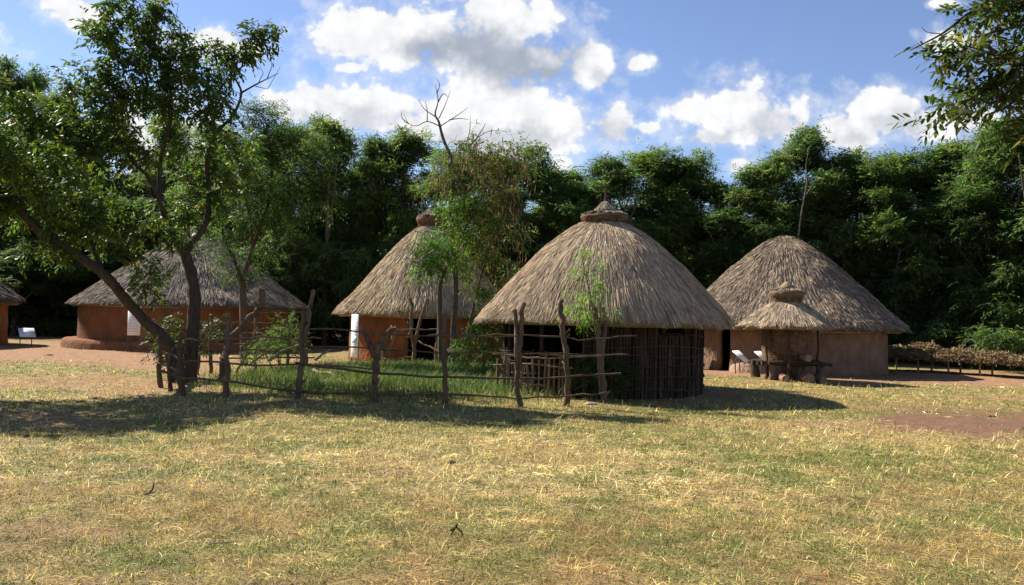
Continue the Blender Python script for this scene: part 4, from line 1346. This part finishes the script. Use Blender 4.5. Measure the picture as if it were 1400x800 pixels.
front_row = [  # px, top y, distance, label
    (-60, 95, 60, 'feathery tree at the far left edge behind the cut off dark hut'), (25, 82, 60, 'tall feathery tree rising behind the leaning trunk crown at left'), (85, 118, 58, 'lower feathery tree seen in the gap left of the forked crown'),
    (150, 150, 56, 'feathery tree hidden behind the forked tree crown'), (230, 160, 52, 'feathery tree directly behind the peak of the broad grey roof'), (310, 170, 45, 'feathery tree behind the right slope of the broad grey roof'),
    (392, 168, 44, 'feathery tree behind the slim acacia, edging the open sky'), (452, 160, 43, 'rounded tall feathery tree left above the pale steep roof'), (512, 188, 42, 'lower feathery tree standing over the left slope of the pale roof'),
    (562, 178, 42, 'feathery tree behind the bare dead branches'), (640, 205, 41, 'feathery tree hidden behind the podded garden tree'), (708, 203, 41, 'feathery tree just right of the podded garden tree'), (768, 228, 40, 'lowest topped feathery tree left of the wattle hut cap'),
    (830, 215, 40, 'feathery tree directly behind the pole of the wattle hut cap'), (888, 204, 40, 'feathery tree right of the wattle hut cap'), (948, 212, 40, 'thin crowned feathery tree with sky showing through between the two right roofs'), (1005, 238, 41, 'short feathery tree left of the tan hut peak'),
    (1056, 212, 40, 'feathery tree straight behind the tan hut peak'), (1108, 176, 39, 'tallest pointed feathery tree right above the tan hut peak'), (1160, 208, 38.5, 'feathery tree over the right slope of the tan hut'), (1212, 206, 38, 'dense feathery tree above the right eave of the tan hut'),
    (1262, 212, 37, 'dense feathery tree above the hut end of the hay rack'), (1312, 190, 36.5, 'feathery tree above the middle of the hay rack'), (1362, 172, 36, 'feathery tree under the overhanging boughs at right'), (1420, 152, 35, 'tall feathery tree at the right edge behind the hay rack'), (1490, 160, 36, 'feathery tree past the right edge behind the hay rack'),
]
protos = {}


def place_tree(k, loc, rz, sx, sz, label, group):
    if k not in protos:
        T, cr = MODELS[k]
        root = thing('grove_tree', label, 'tree', (0, 0, 0), 0, group)
        T.wood.build('trunk', M_BARK, root, True); cr.build('crown', M_FEATHER, root)
        root.location = loc; root.rotation_euler = (0, 0, rz); root.scale = (sx, sx, sz)
        protos[k] = root
        return root
    return dup(protos[k], loc, rz, (sx, sx, sz), label, group)


rg = random.Random(5)
for q, (x, ty, d, lab) in enumerate(front_row):
    d += rg.uniform(-2.0, 2.0) if 12 < q < 26 or d < 46 else 0.0
    p = at(x, ty + 5, d)
    h = p.z
    place_tree((1, 3)[q % 2] if q > 22 else q % 5, (p.x, d, gzf(p.x, d)), rg.uniform(0, 6.28), rg.uniform(1.05, 1.35), h / 9.9, lab, 'feathery trees behind the huts')
for row, (d, hh, step) in enumerate(((48.5, 8.2, 4.0), (55, 9.2, 4.8))):
    x = -0.72 * d
    while x < 0.74 * d:
        xx = x + rg.uniform(-1.2, 1.2); dd = d + rg.uniform(-1.5, 1.5)
        h = hh * rg.uniform(0.82, 1.06) * (1.1 if xx < -0.3 * d else 1.0)
        place_tree(rg.randrange(5), (xx, dd, 0), rg.uniform(0, 6.28), rg.uniform(1.0, 1.3), h / 9.9, 'shaded tree deep in the grove behind the front trees', 'trees deep in the grove')
        x += step


# low dense growth closing the view between the left huts
for x, d, h, lab in ((-90, 46, 5.0, 'low dense tree behind the cut off dark hut'), (20, 45, 4.6, 'low dense tree filling the dark gap at the lectern sign'), (75, 46.5, 5.4, 'low dense tree left behind the broad grey hut'), (190, 47, 5.5, 'low dense tree hidden right behind the broad grey hut'),
                      (440, 44, 4.2, 'low dense tree in the dark gap between broad grey hut and pale steep roof')):
    p = at(x, 430, d)
    place_tree(rg.randrange(5), (p.x, d, 0), rg.uniform(0, 6.28), 1.15, h / 9.9, lab, 'low trees behind the huts')

# bare pole tree poking up over the tan hut peak
p = at(1092, 420, 37)
root = thing('bare_tree', 'thin pale bare trunk rising behind the tan hut peak', 'tree', (p.x, p.y, 0))
T = Tree(); T.limb(px_path([(1086, 520), (1088, 400), (1091, 330), (1096, 290), (1103, 250), (1102, 225), (1106, 205)], 36.6), 0.06, 0.01, (0.17, 0.14, 0.11), 7)
T.limb(px_path([(1100, 270), (1112, 250), (1117, 240)], 36.6), 0.02, 0.008, (0.22, 0.18, 0.14), 5)
part(T.wood, 'trunk', M_BARK, root, True)


# shrubs and saplings
def shrub(name, label, blobs, d, K, base, LL, LW, pairs, stems, sig=0.12, cat='shrub', RL=(0.12, 0.24), mat=None):
    b0 = at(stems[0][0][0], stems[0][0][1], d); b0.z = gzf(b0.x, b0.y)
    root = thing(name, label, cat, tuple(b0))
    T = Tree()
    for s in stems:
        T.limb(px_path(s, d), 0.018, 0.006, BK * 1.5, 6, 0.1, 3)
    tg = np.vstack([blob_points(*px_blob(x, y, d, rx, ry), n) for (x, y, rx, ry, n) in blobs])
    T.grow(tg, BK * 1.5, kr=0.008)
    cr = MB(); feather_crown(cr, tg, K, base, RL, LL, LW, pairs, sig)
    part(T.wood, 'stem', M_BARK, root, True); part(cr, 'crown', mat or M_FEATHER, root)


shrub('acacia_sapling', 'bright lime green feathery sapling growing at the forked fence post before the wattle hut', [(797, 350, 14, 9, 5), (800, 375, 18, 11, 7), (796, 402, 22, 12, 9), (815, 395, 12, 9, 4), (785, 425, 16, 9, 6), (808, 432, 16, 8, 5), (812, 362, 10, 7, 2), (835, 432, 8, 6, 2)],
      16.2, 6, (0.13, 0.23, 0.03), (0.045, 0.075), (0.011, 0.017), 6, [[(820, 540), (816, 470), (811, 430), (806, 400), (798, 365), (795, 342)]], 0.07, 'sapling')
shrub('leafy_shrub', 'dark leafy shrub at the foot of the wattle wall by the forked fence post', [(840, 512, 20, 16, 14), (815, 500, 22, 14, 12), (795, 505, 18, 16, 9), (862, 508, 12, 8, 5)], 16.6, 9, (0.06, 0.10, 0.025), (0.06, 0.1), (0.02, 0.034), 3,
      [[(838, 545), (836, 525), (842, 505)], [(836, 545), (815, 520), (800, 500)]], 0.08)
shrub('leafy_shrub', 'tall loose green shrub between the podded tree and the wattle hut', [(668, 420, 22, 26, 16), (655, 455, 18, 22, 14), (676, 470, 18, 24, 12), (640, 478, 16, 16, 8), (690, 440, 12, 18, 6)], 22.0, 14, (0.06, 0.105, 0.026), (0.08, 0.13), (0.024, 0.04), 3,
      [[(662, 505), (660, 460), (668, 415)], [(660, 505), (672, 470), (684, 440)]], 0.14)
shrub('feathery_shrub', 'feathery green shrub inside the garden before the right side of the broad grey hut', [(385, 468, 26, 20, 16), (360, 480, 22, 16, 10), (392, 445, 14, 12, 6)], 20.6, 14, (0.075, 0.12, 0.03), (0.06, 0.09), (0.016, 0.024), 4,
      [[(380, 515), (382, 480), (388, 450)], [(378, 515), (366, 490), (358, 476)]], 0.13)
shrub('leafy_shrub', 'dark tangled shrub around the foot of the forked tree', [(235, 455, 24, 16, 9), (225, 482, 16, 16, 6), (258, 474, 24, 20, 9), (288, 445, 12, 14, 4)], 18.9, 9, (0.035, 0.058, 0.018), (0.08, 0.13), (0.03, 0.045), 3,
      [[(245, 520), (240, 480), (236, 450)], [(248, 520), (265, 480), (285, 445)]], 0.13, mat=M_LEAF)


# ------------------------------------------------------------------ small things lying on the lawn
def clod(px, py, s, label, seed, stick=True):
    p = ground_at(px, py)
    r = np.random.default_rng(seed)
    mb = MB()
    for k in range(5):
        c = r.normal(0, s * 0.45, 3); c[2] = abs(c[2]) * 0.3
        rr = s * r.uniform(0.35, 0.6)
        n = 8
        prof = [(0, c[2] + rr * 0.7), (rr * 0.6, c[2] + rr * 0.55), (rr, c[2] + rr * 0.1), (rr * 0.8, c[2] - rr * 0.3), (0, c[2] - rr * 0.4)]
        mb.lathe(prof, n, (0.035, 0.026, 0.02), noise=s * 0.12, nsc=3, seed=seed + k, center=(c[0] * 1.3, c[1]))
    tag(mb.build('dung_clump', M_STONE, loc=(p.x, p.y, gzf(p.x, p.y) + s * 0.15)), label, 'dung')


clod(617, 633, 0.05, 'dark dung clump on the pale dry patch of lawn', 1)
clod(683, 696, 0.018, 'tiny dark pellet on the lawn below the pale patch', 2)
clod(918, 615, 0.03, 'small dark lump on the greener lawn, left one of two below the hut shadow', 3)
clod(935, 608, 0.03, 'small dark lump on the greener lawn, right one of two below the hut shadow', 4)
clod(1357, 569, 0.05, 'dark lump on the red dirt patch at right', 5)


def twig(px, py, pts, r, label, col=(0.05, 0.035, 0.025)):
    p = ground_at(px, py)
    mb = MB()
    for s in pts: mb.tube(s, np.linspace(r, r * 0.5, len(s)), 6, col, 0.3)
    tag(mb.build('fallen_twig', M_WOOD, loc=(p.x, p.y, gzf(p.x, p.y) + 0.012)), label, 'twig')


twig(203, 677, [[(-0.03, 0, 0), (0, 0.01, 0.015), (0.03, 0.01, 0.05), (0.045, 0.0, 0.10)], [(0, 0.01, 0.015), (0.06, -0.02, 0.03)]], 0.010, 'small dark upturned twig in the dry grass at left')
twig(625, 732, [[(-0.05, 0.02, 0.03), (-0.01, 0, 0.06), (0.03, -0.01, 0.03), (0.045, -0.02, 0)], [(-0.02, 0.0, 0.05), (-0.045, -0.01, 0)], [(-0.01, 0, 0.06), (0.0, 0.0, 0.09)]], 0.009, 'dark curled twig with bent legs on the lawn near the picture bottom')
twig(302, 743, [[(-0.08, -0.01, 0.01), (0, 0.0, 0.02), (0.09, 0.03, 0.02)]], 0.007, 'pale thin fallen stick on the dry lawn at lower left', (0.38, 0.30, 0.2))
twig(165, 712, [[(-0.14, 0.1, 0.01), (0, 0.02, 0.03), (0.14, -0.06, 0.01)]], 0.004, 'long pale straw stalk on the lawn at far lower left', (0.5, 0.42, 0.26))


def rock(px, py, s, label, col, seed):
    p = ground_at(px, py); mb = MB()
    mb.lathe([(0, s * 0.6), (s * 0.5, s * 0.52), (s * 0.85, s * 0.25), (s, 0), (s * 0.8, -s * 0.3), (0, -s * 0.3)], 12, col, noise=s * 0.25, nsc=2.5, seed=seed)
    o = mb.build('rock', M_STONE, loc=(p.x, p.y, gzf(p.x, p.y)))
    o.scale = (1.3, 0.9, 0.8)
    tag(o, label, 'stone')


rock(808, 553, 0.10, 'pale stone lying at the foot of the forked fence post', (0.30, 0.24, 0.18), 3)
rock(66, 487, 0.13, 'low stone on the red path near the far left shadow', (0.26, 0.16, 0.1), 4)
rock(1056, 514, 0.16, 'brown stone under the front left corner of the granary logs', (0.28, 0.2, 0.15), 6)


# ------------------------------------------------------------------ sky, sun, camera
SUN = Vector((-1.0, 0.69, 1.0)).normalized()
EL = math.asin(SUN.z); AZ = math.atan2(SUN.x, SUN.y)
sun = bpy.data.lights.new('sun', 'SUN'); sun.energy = 5.0; sun.angle = math.radians(0.53); sun.color = (1.0, 0.94, 0.82)
so = bpy.data.objects.new('sun', sun); so.rotation_euler = SUN.to_track_quat('Z', 'Y').to_euler(); so.location = (-20, 20, 30); link(so)


def world():
    w = bpy.data.worlds.new('World'); SC.world = w; w.use_nodes = True
    nt = w.node_tree; lk = nt.links
    bg = nt.nodes['Background']; bg.inputs['Strength'].default_value = 0.066
    sky = N(nt, 'ShaderNodeTexSky', sky_type='NISHITA'); sky.sun_disc = False
    sky.sun_elevation = EL; sky.sun_rotation = AZ; sky.altitude = 1200; sky.air_density = 1.0; sky.dust_density = 0.25; sky.ozone_density = 2.2
    tc = N(nt, 'ShaderNodeTexCoord'); sp = N(nt, 'ShaderNodeSeparateXYZ'); lk.new(tc.outputs['Generated'], sp.inputs[0])

    def math_(op, a, b=None, c=None, clamp=False):
        n = N(nt, 'ShaderNodeMath', operation=op, use_clamp=clamp)
        for k, v in enumerate((a, b, c)):
            if v is None: continue
            if isinstance(v, (int, float)): n.inputs[k].default_value = v
            else: lk.new(v, n.inputs[k])
        return n.outputs[0]
    yy = math_('MAXIMUM', sp.outputs['Y'], 0.02)
    u = math_('DIVIDE', sp.outputs['X'], yy); v = math_('DIVIDE', sp.outputs['Z'], yy)
    cb = N(nt, 'ShaderNodeCombineXYZ'); lk.new(u, cb.inputs[0]); lk.new(v, cb.inputs[1])

    def noise(scale, det, rough, off=0.0, dist=0.0, sy=1.0):
        mp = N(nt, 'ShaderNodeMapping'); mp.inputs['Location'].default_value = (off, off * 0.7, off * 1.3); mp.inputs['Scale'].default_value = (1, sy, 1)
        lk.new(cb.outputs[0], mp.inputs[0])
        n = N(nt, 'ShaderNodeTexNoise'); n.inputs['Scale'].default_value = scale; n.inputs['Detail'].default_value = det; n.inputs['Roughness'].default_value = rough; n.inputs['Distortion'].default_value = dist
        lk.new(mp.outputs[0], n.inputs['Vector']); return n.outputs['Fac']
    n1 = noise(11, 12, 0.62, 3.1, 0.35, 1.25); n2 = noise(30, 8, 0.62, 7.7, 0.2)

    def billow(scale, off):
        mp = N(nt, 'ShaderNodeMapping'); mp.inputs['Location'].default_value = (off, off * 0.6, 0)
        nz = N(nt, 'ShaderNodeTexNoise'); nz.inputs['Scale'].default_value = scale * 0.9; nz.inputs['Detail'].default_value = 5
        lk.new(cb.outputs[0], nz.inputs['Vector'])
        sc = N(nt, 'ShaderNodeVectorMath', operation='SCALE'); sc.inputs['Scale'].default_value = 0.9 / scale; lk.new(nz.outputs['Color'], sc.inputs[0])
        ad = N(nt, 'ShaderNodeVectorMath', operation='ADD'); lk.new(cb.outputs[0], ad.inputs[0]); lk.new(sc.outputs[0], ad.inputs[1])
        lk.new(ad.outputs[0], mp.inputs[0])
        vo = N(nt, 'ShaderNodeTexVoronoi', voronoi_dimensions='2D', feature='SMOOTH_F1'); vo.inputs['Scale'].default_value = scale; vo.inputs['Smoothness'].default_value = 0.25
        lk.new(mp.outputs[0], vo.inputs['Vector'])
        return math_('SUBTRACT', 0.42, vo.outputs['Distance'])
    b1 = billow(24, 1.3); b2 = billow(60, 4.1); b3 = billow(130, 2.7)
    bil = math_('ADD', math_('MULTIPLY', b1, 0.75), math_('ADD', math_('MULTIPLY', b2, 0.42), math_('MULTIPLY', b3, 0.2)))

    def dirs(px, py):
        r = ray(px, py); return r.x / r.y, r.z / r.y

    def blob(lst):
        cur = None
        for (px, py, rx, ry) in lst:
            cu, cv = dirs(px, py); a = rx / FPX; b = ry / FPX
            du = math_('MULTIPLY', math_('SUBTRACT', u, cu), 1 / a); dv = math_('MULTIPLY', math_('SUBTRACT', v, cv), 1 / b)
            m = math_('SUBTRACT', 1.0, math_('SQRT', math_('ADD', math_('MULTIPLY', du, du), math_('MULTIPLY', dv, dv))))
            m = math_('MAXIMUM', m, -1.2)
            cur = m if cur is None else math_('SMOOTH_MAX', cur, m, 0.25)
        return cur
    solid = blob([(500, 48, 88, 50), (585, 55, 110, 62), (680, 25, 100, 60), (690, 80, 140, 54), (620, 62, 90, 46), (802, 92, 46, 38), (755, 88, 50, 40), (480, 92, 30, 10), 
                  (877, 87, 27, 17), (868, 90, 16, 10), (640, 165, 110, 48), (735, 165, 105, 52), (838, 170, 48, 36), (885, 175, 20, 12), (670, 125, 90, 40), (700, 195, 120, 28), 
                  (1010, 155, 100, 52), (950, 152, 66, 24), (985, 188, 54, 16), (1215, 150, 70, 34), (1152, 182, 50, 30), (1275, 168, 60, 30), (425, 140, 70, 36), (520, 150, 74, 34), (470, 165, 80, 24),
                  (110, 22, 44, 20), (275, 55, 84, 26), (340, 66, 40, 18), (85, 5, 36, 10), (768, 222, 17, 12), (1012, 228, 22, 14), (1300, 58, 48, 24), (1290, 4, 24, 8), (595, 180, 60, 20), (1330, 165, 60, 30), (230, 200, 130, 60), (-80, 60, 90, 40), (1500, 90, 90, 40), (60, 240, 120, 50)])
    dens = math_('ADD', math_('MULTIPLY', solid, 1.25), math_('ADD', math_('MULTIPLY', math_('SUBTRACT', n1, 0.5), 2.2), math_('ADD', math_('MULTIPLY', math_('SUBTRACT', n2, 0.5), 0.7), math_('MULTIPLY', bil, 0.85))))
    mr = N(nt, 'ShaderNodeMapRange', interpolation_type='SMOOTHSTEP'); mr.inputs['From Min'].default_value = 0.0; mr.inputs['From Min'].default_value = 0.04; mr.inputs['From Max'].default_value = 0.5
    lk.new(dens, mr.inputs['Value'])
    front_ok = math_('GREATER_THAN', sp.outputs['Y'], 0.05)
    wr = N(nt, 'ShaderNodeMapRange', interpolation_type='SMOOTHSTEP'); wr.inputs['From Min'].default_value = -0.55; wr.inputs['From Max'].default_value = 0.45; wr.inputs['To Max'].default_value = 0.4
    lk.new(math_('ADD', dens, math_('MULTIPLY', math_('SUBTRACT', n2, 0.5), 1.6)), wr.inputs['Value'])
    alpha = math_('MULTIPLY', math_('MAXIMUM', mr.outputs[0], wr.outputs[0]), front_ok)
    # elsewhere in the sky: scattered cumulus
    # grey undersides
    grey = blob([(700, 78, 120, 52), (640, 60, 90, 40), (590, 70, 60, 30), (740, 100, 80, 26)])
    weak = blob([(1050, 178, 80, 30), (980, 188, 50, 16), (690, 188, 120, 24), (1225, 172, 60, 22), (500, 165, 90, 20), (420, 160, 60, 20), (840, 185, 40, 18), (820, 105, 36, 18), (1160, 192, 40, 14)])
    gm = N(nt, 'ShaderNodeMapRange', interpolation_type='SMOOTHSTEP'); gm.inputs['From Min'].default_value = -0.1; gm.inputs['From Max'].default_value = 0.75
    lk.new(math_('ADD', grey, math_('ADD', math_('MULTIPLY', math_('SUBTRACT', n1, 0.5), 0.9), math_('MULTIPLY', bil, -0.35))), gm.inputs['Value'])
    wm = N(nt, 'ShaderNodeMapRange', interpolation_type='SMOOTHSTEP'); wm.inputs['From Min'].default_value = -0.2; wm.inputs['From Max'].default_value = 0.9; wm.inputs['To Max'].default_value = 0.5
    lk.new(math_('ADD', weak, math_('SUBTRACT', math_('MULTIPLY', math_('SUBTRACT', n1, 0.5), 1.2), math_('MULTIPLY', bil, 1.1))), wm.inputs['Value'])
    dn = N(nt, 'ShaderNodeMapRange'); dn.inputs['From Min'].default_value = 0.2; dn.inputs['From Max'].default_value = 1.1; dn.inputs['To Min'].default_value = 0.88; dn.inputs['To Max'].default_value = 1.0
    lk.new(math_('ADD', math_('MULTIPLY', bil, 1.6), 0.6), dn.inputs['Value'])
    cw = N(nt, 'ShaderNodeMix', data_type='RGBA'); cw.inputs['A'].default_value = (7.0, 7.05, 7.2, 1); cw.inputs['B'].default_value = (3.1, 3.45, 4.15, 1)
    lk.new(math_('MAXIMUM', gm.outputs[0], wm.outputs[0]), cw.inputs['Factor'])
    cs = N(nt, 'ShaderNodeVectorMath', operation='SCALE'); lk.new(cw.outputs['Result'], cs.inputs[0]); lk.new(dn.outputs[0], cs.inputs['Scale'])
    mx = N(nt, 'ShaderNodeMix', data_type='RGBA')
    lk.new(alpha, mx.inputs['Factor']); tint = N(nt, 'ShaderNodeVectorMath', operation='MULTIPLY'); tint.inputs[1].default_value = (1.08, 1.02, 1.10); lk.new(sky.outputs[0], tint.inputs[0]); lk.new(tint.outputs[0], mx.inputs['A']); lk.new(cs.outputs[0], mx.inputs['B'])
    lk.new(mx.outputs['Result'], bg.inputs['Color'])


world()

cam = bpy.data.cameras.new('camera'); cam.sensor_width = 36; cam.lens = 36 * FPX / W0; cam.clip_start = 0.05; cam.clip_end = 3000
co = bpy.data.objects.new('camera', cam); co.matrix_world = Matrix.Translation(CAM_P) @ CAM_M.to_4x4(); link(co)
SC.camera = co
vs = SC.view_settings
vs.view_transform = 'Standard'; vs.look = 'None'; vs.exposure = 1.15; vs.gamma = 1.0; vs.use_curve_mapping = False
SC.cycles.max_bounces = 6; SC.cycles.diffuse_bounces = 3; SC.cycles.glossy_bounces = 2; SC.cycles.transmission_bounces = 3; SC.cycles.transparent_max_bounces = 4
